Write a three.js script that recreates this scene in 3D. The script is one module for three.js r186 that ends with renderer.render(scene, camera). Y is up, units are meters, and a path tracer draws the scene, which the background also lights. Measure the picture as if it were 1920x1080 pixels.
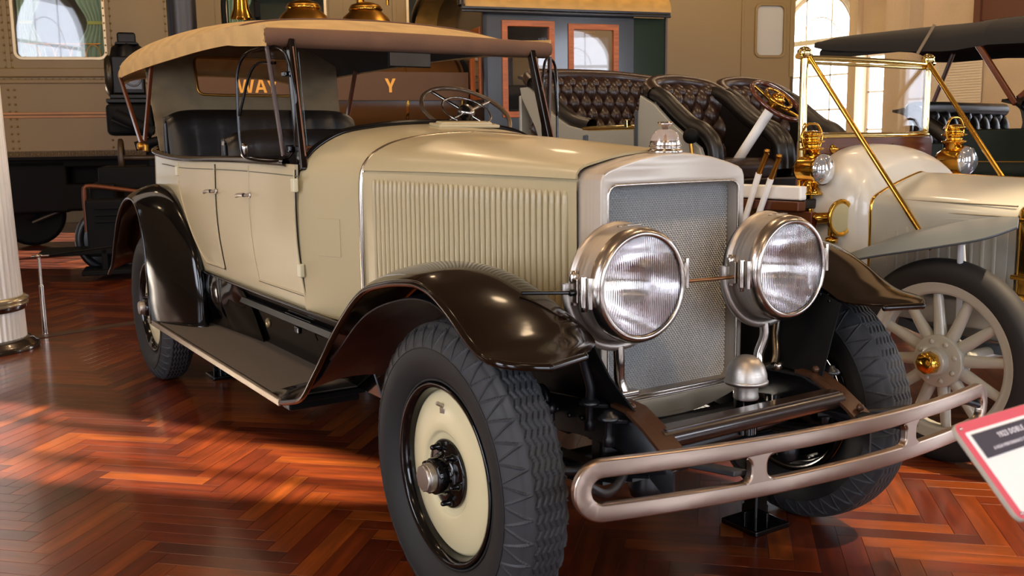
import * as THREE from 'three';
import { mergeGeometries, mergeVertices, toCreasedNormals } from 'three/addons/utils/BufferGeometryUtils.js';
import { RoundedBoxGeometry } from 'three/addons/geometries/RoundedBoxGeometry.js';
import { RectAreaLightUniformsLib } from 'three/addons/lights/RectAreaLightUniformsLib.js';
import { FontLoader } from 'three/addons/loaders/FontLoader.js';
import { TextGeometry } from 'three/addons/geometries/TextGeometry.js';

// ---------------------------------------------------------------- camera, light, exposure
const scene = new THREE.Scene();
const renderer = new THREE.WebGLRenderer({ antialias: true });
renderer.toneMapping = THREE.LinearToneMapping;
renderer.toneMappingExposure = 0.93;
renderer.shadowMap.enabled = true;
const camera = new THREE.PerspectiveCamera(33.18, 16 / 9, 0.05, 120);
camera.position.set(-2.0358, 1.367, 2.3354);
camera.up.set(0.09197, 0.98895, -0.11627);
camera.lookAt(-2.0358 + 0.53481, 1.367 - 0.14755, 2.3354 - 0.83199);
camera.focus = 4.0; camera.userData.fStop = 8;
scene.background = new THREE.Color(0.80, 0.90, 1.0);
scene.backgroundIntensity = 1.6;
RectAreaLightUniformsLib.init();
const sun = new THREE.DirectionalLight(0xfff0dc, 52);
sun.position.set(-8.64, 4.63, -10.4); sun.target.position.set(0, 0, 0);
sun.castShadow = true; sun.shadow.mapSize.set(2048, 2048);
Object.assign(sun.shadow.camera, { left: -20, right: 20, top: 20, bottom: -20, near: 0.1, far: 60 });
scene.add(sun, sun.target);
const DAY = 5, LAMP = 9.5;            // window panes' daylight, lamps

// ---------------------------------------------------------------- helpers
let seed = 7;
const rnd = () => { seed = (seed * 1664525 + 1013904223) >>> 0; return seed / 4294967296; };
const V = (x, y, z) => new THREE.Vector3(x, y, z);
const lerp = (a, b, t) => a + (b - a) * t;
const PI = Math.PI;
const taken = {};
function numbered(n) { const k = taken[n] = (taken[n] ?? -1) + 1; return k ? n + '_' + String(k).padStart(3, '0') : n; }
function mv(g, x = 0, y = 0, z = 0) { return g.translate(x, y, z); }
function rot(g, x = 0, y = 0, z = 0) { if (x) g.rotateX(x); if (y) g.rotateY(y); if (z) g.rotateZ(z); return g; }
function box(w, h, d, x = 0, y = 0, z = 0, r = 0) {
  const g = r ? new RoundedBoxGeometry(w, h, d, 2, Math.min(r, w / 2.01, h / 2.01, d / 2.01)) : new THREE.BoxGeometry(w, h, d);
  return mv(g, x, y, z);
}
function along(g, p, q) {            // turns a +y geometry so that it runs from p to q (centred)
  const d = V(q[0] - p[0], q[1] - p[1], q[2] - p[2]);
  g.applyQuaternion(new THREE.Quaternion().setFromUnitVectors(V(0, 1, 0), d.normalize()));
  return mv(g, (p[0] + q[0]) / 2, (p[1] + q[1]) / 2, (p[2] + q[2]) / 2);
}
function rod(p, q, r, r2 = r, n = 16) {
  const L = Math.hypot(q[0] - p[0], q[1] - p[1], q[2] - p[2]);
  return along(new THREE.CylinderGeometry(r2, r, L, n), p, q);
}
function bar(p, q, w, h, r = 0.003) {  // rectangular bar, w across x-ish, h across
  const L = Math.hypot(q[0] - p[0], q[1] - p[1], q[2] - p[2]);
  return along(new RoundedBoxGeometry(w, L, h, 2, Math.min(r, w / 2.1, h / 2.1)), p, q);
}
function tube(pts, r, n = 40, closed = false, radial = 12) {
  return new THREE.TubeGeometry(new THREE.CatmullRomCurve3(pts.map((p) => V(...p)), closed), n, r, radial, closed);
}
function lathe(prof, axis = 'y', x = 0, y = 0, z = 0, n = 48, a0 = 0, a1 = 2 * PI) {   // prof: [radius, height] upwards
  const g = new THREE.LatheGeometry(prof.map((p) => new THREE.Vector2(Math.max(p[0], 1e-5), p[1])), n, a0, a1);
  if (axis === 'x') g.rotateZ(-PI / 2); else if (axis === '-x') g.rotateZ(PI / 2); else if (axis === 'z') g.rotateX(PI / 2); else if (axis === '-z') g.rotateX(-PI / 2);
  return mv(g, x, y, z);
}
function ball(r, x, y, z, sx = 1, sy = 1, sz = 1, n = 24) { return mv(new THREE.SphereGeometry(r, n, Math.ceil(n * 0.7)).scale(sx, sy, sz), x, y, z); }
function torus(R, r, axis, x, y, z, n = 48, m = 12) {
  const g = new THREE.TorusGeometry(R, r, m, n); if (axis === 'x') g.rotateY(PI / 2); if (axis === 'y') g.rotateX(PI / 2); return mv(g, x, y, z);
}
function gridGeo(rows, closedU = false, closedV = false) {   // rows of [x,y,z]; smooth indexed surface, uv in metres
  const n = rows.length, m = rows[0].length, pos = [], uv = [], idx = [];
  const ul = []; let acc = 0;
  for (let i = 0; i < n; i++) {
    if (i) { const k = Math.floor(m / 2), a = rows[i - 1][k], b = rows[i][k]; acc += Math.hypot(a[0] - b[0], a[1] - b[1], a[2] - b[2]); }
    ul.push(acc); let v = 0;
    for (let j = 0; j < m; j++) {
      if (j) { const a = rows[i][j - 1], b = rows[i][j]; v += Math.hypot(a[0] - b[0], a[1] - b[1], a[2] - b[2]); }
      pos.push(...rows[i][j]); uv.push(ul[i], v);
    }
  }
  const N = closedU ? n : n - 1, M = closedV ? m : m - 1;
  for (let i = 0; i < N; i++) for (let j = 0; j < M; j++) {
    const a = i * m + j, b = ((i + 1) % n) * m + j, c = ((i + 1) % n) * m + (j + 1) % m, d = i * m + (j + 1) % m;
    idx.push(a, b, d, b, c, d);
  }
  const g = new THREE.BufferGeometry();
  g.setAttribute('position', new THREE.Float32BufferAttribute(pos, 3)); g.setAttribute('uv', new THREE.Float32BufferAttribute(uv, 2)); g.setIndex(idx);
  g.computeVertexNormals(); return g;
}
function sheet(rows, t) {            // a surface of real thickness t (offset against its normals), with closed edges
  const n = rows.length, m = rows[0].length, top = gridGeo(rows), nm = top.attributes.normal;
  const low = rows.map((r, i) => r.map((p, j) => { const k = i * m + j; return [p[0] - nm.getX(k) * t, p[1] - nm.getY(k) * t, p[2] - nm.getZ(k) * t]; }));
  const bottom = gridGeo(low.map((r) => r.slice().reverse()));
  const strip = (a, b) => gridGeo([a, b]);
  const e = [strip(low[0], rows[0]), strip(rows[n - 1], low[n - 1]), strip(rows.map((r) => r[0]), low.map((r) => r[0])), strip(low.map((r) => r[m - 1]), rows.map((r) => r[m - 1]))];
  return join([top, bottom, ...e]);
}
function join(list) {
  return mergeGeometries(list.flat(9).map((g) => {
    const q = g.index ? g.toNonIndexed() : g.clone();
    for (const k of Object.keys(q.attributes)) if (!['position', 'normal', 'uv'].includes(k)) q.deleteAttribute(k);
    if (!q.attributes.uv) q.setAttribute('uv', new THREE.Float32BufferAttribute(new Float32Array(q.attributes.position.count * 2), 2));
    q.morphAttributes = {}; return q;
  }));
}
function prism(pts, depth, bevel = 0, holes = [], seg = 3) {     // outline in x,y pushed along +z
  const s = new THREE.Shape(pts.map((p) => new THREE.Vector2(p[0], p[1])));
  for (const h of holes) s.holes.push(new THREE.Path(h.map((p) => new THREE.Vector2(p[0], p[1]))));
  return new THREE.ExtrudeGeometry(s, { depth, steps: 1, bevelEnabled: bevel > 0, bevelSize: bevel, bevelThickness: bevel, bevelOffset: -bevel, bevelSegments: seg, curveSegments: 12 });
}
function roundRect(x0, y0, x1, y1, r, n = 5) {
  const p = []; const c = (cx, cy, a) => { for (let i = 0; i <= n; i++) { const t = a + (i / n) * PI / 2; p.push([cx + r * Math.cos(t), cy + r * Math.sin(t)]); } };
  c(x1 - r, y1 - r, 0); c(x0 + r, y1 - r, PI / 2); c(x0 + r, y0 + r, PI); c(x1 - r, y0 + r, 1.5 * PI); return p;
}
function interp(tab, x) {            // tab: [[x, a, b...]] ascending; smooth monotone-ish linear with cosine-free Catmull
  const n = tab.length; if (x <= tab[0][0]) return tab[0].slice(1); if (x >= tab[n - 1][0]) return tab[n - 1].slice(1);
  let i = 0; while (tab[i + 1][0] < x) i++;
  const a = tab[Math.max(i - 1, 0)], b = tab[i], c = tab[i + 1], d = tab[Math.min(i + 2, n - 1)], h = c[0] - b[0], t = (x - b[0]) / h;
  return b.slice(1).map((_, k) => {
    const kk = k + 1, m0 = a === b ? (c[kk] - b[kk]) : (c[kk] - a[kk]) / (c[0] - a[0]) * h, m1 = d === c ? (c[kk] - b[kk]) : (d[kk] - b[kk]) / (d[0] - b[0]) * h;
    const t2 = t * t, t3 = t2 * t; return (2 * t3 - 3 * t2 + 1) * b[kk] + (t3 - 2 * t2 + t) * m0 + (-2 * t3 + 3 * t2) * c[kk] + (t3 - t2) * m1;
  });
}
function resample(pts, n) {          // n points evenly along a polyline
  const L = [0]; for (let i = 1; i < pts.length; i++) L.push(L[i - 1] + Math.hypot(...pts[i].map((v, k) => v - pts[i - 1][k])));
  const out = []; for (let i = 0; i < n; i++) { const s = L[L.length - 1] * i / (n - 1); let k = 1; while (k < L.length - 1 && L[k] < s) k++; const t = (s - L[k - 1]) / (L[k] - L[k - 1] || 1); out.push(pts[k].map((v, j) => lerp(pts[k - 1][j], v, t))); }
  return out;
}
function smoothLine(pts, n) { const c = new THREE.CatmullRomCurve3(pts.map((p) => V(p[0], p[1], p[2] ?? 0)), false, 'centripetal'); return c.getSpacedPoints(n - 1).map((p) => [p.x, p.y, p.z]); }
const linspace = (a, b, n) => Array.from({ length: n }, (_, i) => lerp(a, b, i / (n - 1)));

function finish(o) { o.castShadow = o.receiveShadow = true; return o; }
function mesh(name, geos, mat, parent = scene) {
  const list = [geos].flat(9), o = finish(new THREE.Mesh(list.length === 1 ? list[0] : join(list), mat));
  o.name = parent === scene ? numbered(name) : name; parent.add(o); return o;
}
const counters = new WeakMap();
function part(name, geos, mat, parent, label) {       // a part, numbered within its parent
  let c = counters.get(parent); if (!c) counters.set(parent, c = {});
  const k = c[name] = (c[name] ?? -1) + 1;
  const o = geos ? mesh('x', geos, mat, parent) : new THREE.Group();
  if (!geos) parent.add(o);
  o.name = k ? name + '_' + String(k).padStart(3, '0') : name;
  if (label) o.userData.label = label; return o;
}
function thing(name, label, category, pos = [0, 0, 0], turn = 0, group) {
  const o = new THREE.Group(); o.name = numbered(name); o.position.set(...pos); o.rotation.y = turn; scene.add(o);
  return tag(o, label, category, group);
}
function tag(o, label, category, group) { Object.assign(o.userData, { label, category }); if (group) o.userData.group = group; return o; }
function struct(name, geos, mat) { const o = mesh(name, geos, mat); o.userData.kind = 'structure'; return o; }
const local = (list, o) => list.map((g) => mv(g, -o.position.x, -o.position.y, -o.position.z));

// ---------------------------------------------------------------- textures and materials
function noiseTex(w, h, fn, srgb = true) {
  const d = new Uint8Array(w * h * 4);
  for (let y = 0; y < h; y++) for (let x = 0; x < w; x++) { const c = fn(x / w, y / h, x, y), i = (y * w + x) * 4; d[i] = c[0]; d[i + 1] = c[1]; d[i + 2] = c[2]; d[i + 3] = 255; }
  const t = new THREE.DataTexture(d, w, h); t.wrapS = t.wrapT = THREE.RepeatWrapping; t.magFilter = THREE.LinearFilter; if (srgb) t.colorSpace = THREE.SRGBColorSpace; t.needsUpdate = true; return t;
}
const tab = Array.from({ length: 65536 }, () => rnd());
function vnoise(x, y, px, py) { const xi = Math.floor(x), yi = Math.floor(y), fx = x - xi, fy = y - yi, s = (t) => t * t * (3 - 2 * t), at = (a, b) => tab[(((a % px + px) % px) * 131 + ((b % py + py) % py) * 1009) & 65535]; const u = s(fx), v = s(fy); return lerp(lerp(at(xi, yi), at(xi + 1, yi), u), lerp(at(xi, yi + 1), at(xi + 1, yi + 1), u), v); }
const grainTex = noiseTex(512, 256, (u, v) => {      // timber grain, long in u
  const n = 0.45 * vnoise(u * 4, v * 24, 4, 24) + 0.35 * vnoise(u * 10, v * 70, 10, 70) + 0.2 * vnoise(u * 30, v * 128, 30, 128);
  const k = 150 + 105 * n; return [k, k * 0.97, k * 0.93];
});
const weaveBump = noiseTex(128, 128, (u, v, x, y) => { const k = 120 + 90 * (((x >> 1) + (y >> 1)) & 1) + 40 * tab[x * 128 + y]; return [k, k, k]; }, false);
const canvasTex = noiseTex(256, 256, (u, v, x, y) => { const k = 205 + 26 * vnoise(u * 8, v * 8, 8, 8) + 24 * tab[(x * 256 + y) & 65535]; return [k, k, k]; });
const brushTex = noiseTex(256, 256, (u, v) => { const k = 120 + 110 * vnoise(u * 6, v * 128, 6, 128); return [k, k, k]; }, false);
const blotTex = noiseTex(256, 256, (u, v) => { const n = 0.6 * vnoise(u * 5, v * 5, 5, 5) + 0.4 * vnoise(u * 17, v * 17, 17, 17), k = 150 + 100 * n; return [k, k, k]; }, false);
const plasterTex = noiseTex(256, 256, (u, v, x, y) => { const k = 228 + 14 * vnoise(u * 6, v * 6, 6, 6) + 12 * tab[(x * 256 + y) & 65535]; return [k, k, k]; });
const S = (hex, rough = 0.5, o = {}) => new THREE.MeshPhysicalMaterial({ color: hex, roughness: rough, side: THREE.DoubleSide, ...o });
const rep = (t, x, y = x) => { const c = t.clone(); c.repeat.set(x, y); c.needsUpdate = true; return c; };
const M = {
  cream: S(0xab9d7a, 0.36, { clearcoat: 0.4, clearcoatRoughness: 0.1 }),
  creamPale: S(0xcac4a4, 0.36, { clearcoat: 0.6, clearcoatRoughness: 0.1 }),
  wheelCream: S(0xd6caa0, 0.4, { clearcoat: 0.5, clearcoatRoughness: 0.15 }),
  black: S(0x070606, 0.09),
  brownBlack: S(0x120904, 0.1),
  blackDull: S(0x070708, 0.65, { specularIntensity: 0.3 }),
  navyDull: S(0x060910, 0.62, { specularIntensity: 0.5, roughnessMap: blotTex }),
  chassis: S(0x0f1116, 0.42, { clearcoat: 0.3, clearcoatRoughness: 0.3 }),
  nickel: S(0xc9c0b6, 0.2, { metalness: 1 }),
  bumper: S(0xb29e8e, 0.28, { metalness: 1 }),
  shell: S(0xbfb5a8, 0.75, { metalness: 0.85, roughnessMap: brushTex }),
  nickelDull: S(0xbdb5ac, 0.62, { metalness: 1, roughnessMap: rep(brushTex, 1, 1) }),
  copperSteel: S(0x9a6f4c, 0.3, { metalness: 1 }),
  brass: S(0xe0ad4a, 0.14, { metalness: 1 }),
  brassDull: S(0xb8863a, 0.32, { metalness: 1 }),
  brassPale: S(0xead694, 0.12, { metalness: 1 }),
  rubber: S(0x131212, 0.68),
  tread: S(0x2a2b2e, 0.78, { roughnessMap: blotTex }),
  glass: S(0xffffff, 0.02, { transmission: 1, thickness: 0, ior: 1.3 }),
  shinyGlass: S(0xffffff, 0.02, { transmission: 1, thickness: 0, ior: 1.55 }),
  smokeGlass: S(0xbfc4c0, 0.03, { transmission: 1, thickness: 0, ior: 1.5 }),
  lens: S(0xffffff, 0.02, { transmission: 1, thickness: 0.004, ior: 1.5 }),
  reflector: S(0xf8f4f4, 0.16, { metalness: 1 }),
  canvas: S(0xcba669, 0.85, { map: rep(canvasTex, 2), bumpMap: rep(weaveBump, 14), bumpScale: 0.0006 }),
  canvasBrown: S(0x6e4c35, 0.8, { map: rep(canvasTex, 2), bumpMap: rep(weaveBump, 14), bumpScale: 0.0006 }),
  canvasIn: S(0x15110e, 0.9),
  curtain: S(0xa08a66, 0.85, { transmission: 0.3, thickness: 0, map: rep(canvasTex, 3) }),
  leather: S(0x14100d, 0.34, { bumpMap: rep(blotTex, 6), bumpScale: 0.0015 }),
  leatherBrown: S(0x2c1b14, 0.28, { bumpMap: rep(blotTex, 6), bumpScale: 0.0012 }),
  wood: S(0x6e3517, 0.3, { map: rep(grainTex, 1.5, 4), clearcoat: 0.6, clearcoatRoughness: 0.1 }),
  rubberMat: S(0x5c5145, 0.75, { bumpMap: rep(weaveBump, 30), bumpScale: 0.0008 }),
  white: S(0xfaf8f2, 0.4, { clearcoat: 0.4, clearcoatRoughness: 0.15 }),
  ivory: S(0xcdc9bc, 0.34, { clearcoat: 0.6, clearcoatRoughness: 0.08 }),
  palegrey: S(0xa6a599, 0.32, { clearcoat: 0.8, clearcoatRoughness: 0.06 }),
  greyUnder: S(0x464f57, 0.4),
  topCloth: S(0x14110f, 0.8),
  green: S(0x07150d, 0.1),
};
// ================================================================ the hall
const X0 = -9, X1 = 11.7, Z0 = -18, Z1 = 9.5, HT = 6.6, TH = 0.35;
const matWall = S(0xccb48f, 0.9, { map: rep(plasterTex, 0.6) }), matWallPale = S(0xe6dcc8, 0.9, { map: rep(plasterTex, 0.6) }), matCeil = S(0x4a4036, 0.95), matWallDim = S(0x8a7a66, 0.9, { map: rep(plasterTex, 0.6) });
const matFrame = S(0xe6e0d4, 0.5);
const matPane = new THREE.MeshStandardMaterial({ color: 0xeef4ff, roughness: 0.6, emissive: 0xe4eeff, emissiveIntensity: DAY });
const matPaneBright = new THREE.MeshStandardMaterial({ color: 0xeef4ff, roughness: 0.6, emissive: 0xf2f6ff, emissiveIntensity: 9 });
const arch = (u0, u1, y0, ys) => { const r = (u1 - u0) / 2, c = (u0 + u1) / 2, p = [[u0, y0], [u1, y0]]; for (let i = 0; i <= 20; i++) { const a = i / 20 * PI; p.push([c + r * Math.cos(a), ys + r * Math.sin(a)]); } return p; };
// a wall across z (facing along z) or across x, with real openings
function wallAcrossX(name, x, u0, u1, holes, mat, out) { const g = prism([[u0, -0.05], [u1, -0.05], [u1, HT], [u0, HT]], TH, 0, holes.map((h) => h.slice().reverse())); g.rotateY(-PI / 2); return struct(name, mv(g, out > 0 ? x + TH : x, 0, 0), mat); }
function wallAcrossZ(name, z, u0, u1, holes, mat, out) { const g = prism([[u0, -0.05], [u1, -0.05], [u1, HT], [u0, HT]], TH, 0, holes.map((h) => h.slice().reverse())); return struct(name, mv(g, 0, 0, out > 0 ? z : z - TH), mat); }
let winNo = 0;
function windowUnit(axis, at, u0, u1, y0, ys, toward, mode, cols = 3, label) {   // glazed arched window set in an opening; toward = room side (+1/-1 along the wall's normal)
  const w = new THREE.Group(); w.name = 'window_' + (++winNo); w.userData.kind = 'structure'; scene.add(w);
  const place = (g) => (axis === 'x' ? mv(g.rotateY(-PI / 2), at, 0, 0) : mv(g, 0, 0, at)), r = (u1 - u0) / 2, c = (u0 + u1) / 2, out = arch(u0, u1, y0, ys), d = 0.05;
  const inner = arch(u0 + 0.06, u1 - 0.06, y0 + 0.06, ys);
  part('window_frame', place(prism(out, d, 0, [inner.slice().reverse()])), matFrame, w);
  for (let i = 1; i < cols; i++) { const u = lerp(u0, u1, i / cols), h = ys + Math.sqrt(Math.max(0, r * r - (u - c) ** 2)) - 0.03; part('glazing_bar', place(box(0.03, h - y0, d, u, (h + y0) / 2, d / 2)), matFrame, w); }
  const rowsN = Math.max(2, Math.round((ys - y0) / 0.55));
  for (let j = 1; j <= rowsN; j++) { const y = lerp(y0, ys, j / rowsN), big = j === rowsN; part('glazing_bar', place(box(u1 - u0 - 0.06, big ? 0.09 : 0.03, big ? d * 1.4 : d, c, y, d / 2)), matFrame, w); }
  for (const k of [0.5]) part('glazing_bar', place(mv(new THREE.TorusGeometry(r * k, 0.015, 6, 24, PI), c, ys, d / 2)), matFrame, w);
  part('pane', place(mv(prism(inner, 0.006), 0, 0, 0.022)), mode === 'clear' ? M.glass : mode === 'bright' ? matPaneBright : matPane, w);
  if (mode !== 'clear') {
    const W = u1 - u0 - 0.1, H = ys + r * 0.75 - y0, L = new THREE.RectAreaLight(0xe4eeff, mode === 'bright' ? 5 : DAY, W, H);
    if (axis === 'x') { L.position.set(at + toward * 0.12, y0 + H / 2, c); L.lookAt(at + toward * 5, y0 + H / 2, c); } else { L.position.set(c, y0 + H / 2, at + toward * 0.12); L.lookAt(c, y0 + H / 2, at + toward * 5); }
    scene.add(L);
  }
}
const leftW = [[-12.9, -10.9, 0.6, 3.85], [-1.5, 1.5, 0.9, 4.3], [3.4, 5.6, 0.9, 3.6]];
const frontW = [[-6.6, -4.4, 0.9, 3.6], [-2.2, 0, 0.9, 3.6], [2.2, 4.4, 0.9, 3.6], [6.6, 8.8, 0.9, 3.6]];
const rightW = [[-10.1, -8.46, 0.7, 3.05], [-8.26, -7.8, 0.9, 2.75], [-1.6, 0.6, 0.9, 3.6], [3.4, 5.6, 0.9, 3.6]];
wallAcrossX('wall_left', X0, Z0, Z1, leftW.map((w) => arch(...w)), matWallDim, -1).position.x = 0;
wallAcrossX('wall_right', X1, Z0, Z1, rightW.map((w) => arch(...w)), matWall, 1);
wallAcrossZ('wall_front', Z1, X0 - TH, X1 + TH, frontW.map((w) => arch(...w)), matWallDim, 1);
const backW = [[-4.4, -1.8, 0.5, 1.0], [-7.6, -5.0, 1.5, 3.0]];
wallAcrossZ('wall_back', Z0, X0 - TH, X1 + TH, backW.map((w) => arch(...w)), matWall, -1);
leftW.forEach((w, i) => windowUnit('x', X0 - 0.15, ...w, 1, i === 0 ? 'clear' : 'day', 3));
backW.forEach((w) => windowUnit('z', Z0 - 0.15, ...w, 1, 'clear', 5));
frontW.forEach((w) => windowUnit('z', Z1 + 0.12, ...w, -1, 'day', 3));
rightW.forEach((w, i) => windowUnit('x', X1 + 0.2, ...w, -1, i < 2 ? 'bright' : 'day', i === 1 ? 1 : 3));
struct('ceiling', box(X1 - X0 + 2 * TH, 0.3, Z1 - Z0 + 2 * TH, (X0 + X1) / 2, HT + 0.15, (Z0 + Z1) / 2), matCeil);
const floor = struct('floor', box(X1 - X0 + 2 * TH, 0.2, Z1 - Z0 + 2 * TH, (X0 + X1) / 2, -0.119, (Z0 + Z1) / 2), S(0x1d0d07, 0.6));
{ // herringbone blocks: the 300 that show largest are parts, the rest one stuff part
  const W = 0.08, n = 6, L = W * n, C = Math.SQRT1_2, geoBlock = (v) => {
    const l = L / 2 - 0.0005, w = W / 2 - 0.0005, b = 0.0006, t = 0.019, P8 = [[-l + b, 0, -w + b], [l - b, 0, -w + b], [l - b, 0, w - b], [-l + b, 0, w - b], [-l, -b, -w], [l, -b, -w], [l, -b, w], [-l, -b, w], [-l, -t, -w], [l, -t, -w], [l, -t, w], [-l, -t, w]];
    const q = [[3, 2, 1, 0], [7, 6, 2, 3], [4, 7, 3, 0], [5, 4, 0, 1], [6, 5, 1, 2], [11, 10, 6, 7], [8, 11, 7, 4], [9, 8, 4, 5], [10, 9, 5, 6]], pos = [], uv = [];
    for (const f of q) for (const k of [0, 1, 2, 0, 2, 3]) { const p = P8[f[k]]; pos.push(...p); uv.push((p[0] + 0.3) * 1.05 + v * 0.37, (p[2] + 0.05) * 1.6 + p[1] * 2 + v * 0.29); }
    const g = new THREE.BufferGeometry(); g.setAttribute('position', new THREE.Float32BufferAttribute(pos, 3)); g.setAttribute('uv', new THREE.Float32BufferAttribute(uv, 2)); g.computeVertexNormals(); return g;
  };
  const tones = [0x742c0a, 0x7f350c, 0x672709, 0x883e0d, 0x571f08, 0x78310a, 0x6c2909, 0x934712], mats = tones.map((c) => S(c, 0.34, { map: grainTex, clearcoat: 0.8, clearcoatRoughness: 0.13 })), geos = [0, 1, 2, 3, 4].map(geoBlock);
  const all = [], R3 = new THREE.Matrix4().makeRotationY(PI / 4);
  for (let i = -280; i < 280; i++) for (let j = -30; j < 30; j++) for (const vert of [0, 1]) {
    const u = (vert ? i + 0.5 : i + n / 2) * W, v = (vert ? i - 2 * n + 1 + 2 * n * j + n / 2 : i + 2 * n * j + 0.5) * W, x = (u - v) * C + 0.7, z = (u + v) * C - 4;
    if (x < X0 + 0.3 || x > X1 - 0.3 || z < Z0 + 0.3 || z > Z1 - 0.3) continue;
    all.push({ x, z, a: vert ? PI / 4 : -PI / 4, k: Math.floor(rnd() * 8), v: Math.floor(rnd() * 5) });
  }
  camera.updateMatrixWorld(true); camera.aspect = 16 / 9; camera.updateProjectionMatrix();
  for (const b of all) { const p = V(b.x, 0, b.z).project(camera), d = camera.position.distanceTo(V(b.x, 0, b.z)); b.d = Math.abs(p.x) < 1.06 && p.y > -1.12 && p.y < 0.2 && p.z < 1 && (b.x < -0.62 || b.z > 0.15 || b.x > 1.2) ? d : 1e3 + d; }
  all.sort((p, q) => p.d - q.d);
  const near = all.slice(0, 300), far = all.slice(300);
  for (const b of near) { const o = part('floor_block', geos[b.v], mats[b.k], floor); o.position.set(b.x, 0, b.z); o.rotation.y = b.a; }
  const im = finish(new THREE.InstancedMesh(geos[0], S(0xffffff, 0.34, { map: grainTex, clearcoat: 0.8, clearcoatRoughness: 0.13 }), far.length)), m4 = new THREE.Matrix4(), col = new THREE.Color();
  far.forEach((b, i) => { m4.makeRotationY(b.a).setPosition(b.x, 0, b.z); im.setMatrixAt(i, m4); im.setColorAt(i, col.setHex(tones[b.k])); });
  im.name = 'floor_blocks'; im.userData.kind = 'stuff'; floor.add(im);
}
// piers, arch rib and ledge on the right-hand wall
struct('trim_1', [box(0.5, HT, 0.42, X1 - 0.1, HT / 2, -7.35), box(0.3, HT, 0.16, X1, HT / 2, -8.33)], matWall);
struct('trim_2', [mv(rot(new THREE.TorusGeometry(0.9, 0.05, 8, 40, PI), 0, PI / 2, 0), X1, 3.05, -9.28)], matWallPale);
struct('trim_3', [box(0.12, 2.2, 0.1, X1 - 0.05, 4.1, -6.2), box(0.06, 1.9, 0.9, X1 - 0.02, 4.0, -5.7)], S(0x5a3520, 0.5));
struct('baseboard_right', box(0.04, 0.25, Z1 - Z0, X1 - 0.02, 0.125, (Z0 + Z1) / 2), matFrame);
{ // venetian blind beside the windows
  const t = thing('window_blind', 'closed cream slatted blind hanging on the far peach wall, seen past the brass windshield', 'blind', [X1 - 0.05, 1.86, -6.58]);
  part('rail', box(0.05, 0.05, 0.98, 0, 0.78, 0, 0.01), matFrame, t);
  for (let i = 0; i < 19; i++) part('slat', rot(box(0.004, 0.046, 0.96, 0, 0, 0), 0, 0, -0.35).translate(0, 0.03 + i * 0.039, 0), S(0xd9c8a8, 0.6), t);
  for (const [k, z] of [[0, -6.75], [1, -6.35]]) { const b = thing('wall_box', k ? 'small dark box under the blind, the right one of two' : 'small dark box under the blind, the left one of two', 'box', [X1 - 0.05, 1.62, z]); part('case', box(0.09, 0.16, 0.24, 0, 0.08, 0, 0.01), S(0x9b8a6c, 0.5), b); part('cover', box(0.01, 0.12, 0.18, -0.05, 0.08, 0, 0.004), S(0x4d4438, 0.5), b); }
}
// ceiling lamps: warm frosted globes with a lamp inside
const lampSpots = [[-5.5, -6], [-5.5, -1], [-5.5, 4], [-2, -3.2], [-2, 1.6], [-2, 6], [1.5, -6], [1.5, -1.4], [2.0, 1.2], [5, -3.2], [5, 1.6], [8.5, -6], [8.5, -1], [-2, -7.6], [5, -8]];
{
  const mg = new THREE.MeshStandardMaterial({ color: 0xfff0d8, emissive: 0xffdcb0, emissiveIntensity: 16, roughness: 0.4 });
  let proto; const LY = 5.0;
  lampSpots.forEach(([x, z], i) => {
    const t = thing('pendant_lamp', 'warm glowing glass globe hung high above the hall on a thin rod', 'lamp', [x, LY, z], 0, 'ceiling lamps of the hall');
    part('globe', ball(0.17, 0, 0, 0), mg, t); part('rod', rod([0, 0.17, 0], [0, HT - LY, 0], 0.012), M.brassDull, t); part('canopy', lathe([[0.09, HT - LY - 0.04], [0.04, HT - LY], [0, HT - LY]], 'y', 0, 0, 0, 20), M.brassDull, t);
    const L = new THREE.PointLight(0xffd8aa, LAMP, 0, 2); L.position.set(x, LY, z); L.castShadow = true; L.shadow.radius = 8; scene.add(L);
  });
}
// a ceiling spotlight aimed at the floor between the cream car and the white one
{
  const at = [2.5, 5.4, 2.2], to = [1.55, 0, 0.25], t = thing('spotlight', 'black ceiling spotlight aimed at the floor between the cream car and the white car', 'spotlight', at);
  const d = V(to[0] - at[0], to[1] - at[1], to[2] - at[2]).normalize().multiplyScalar(0.14);
  part('can', [along(lathe([[0.05, -0.14], [0.09, -0.12], [0.1, 0.1], [0.095, 0.1], [0.085, -0.08]], 'y', 0, 0, 0, 30).translate(0, 0, 0), [0, 0, 0], [d.x, d.y, d.z])], M.blackDull, t); part('arm', rod([0, 0.05, 0], [0, HT - at[1], 0], 0.014), M.blackDull, t);
  part('lamp_glass', ball(0.06, d.x * 0.5, d.y * 0.5, d.z * 0.5), new THREE.MeshStandardMaterial({ color: 0xfff2dc, emissive: 0xffe6c4, emissiveIntensity: 20 }), t);
  const L = new THREE.SpotLight(0xffe2bc, 230, 0, 0.2, 0.35, 2); L.position.set(at[0] + d.x * 1.2, at[1] + d.y * 1.2, at[2] + d.z * 1.2); L.target.position.set(...to); L.castShadow = true; L.shadow.radius = 2; scene.add(L, L.target);
}
// ================================================================ the cream touring car (x across, z forward, front axle at z = 0)
const car = thing('touring_car', 'large cream vintage touring car with tan top, black fenders and two round nickel headlights', 'car');
const P = (name, geos, mat, label) => part(name, geos, mat, car, label);
const mirX = (pts) => pts.concat(pts.slice(0, -1).reverse().map((p) => [-p[0], ...p.slice(1)]));

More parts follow.
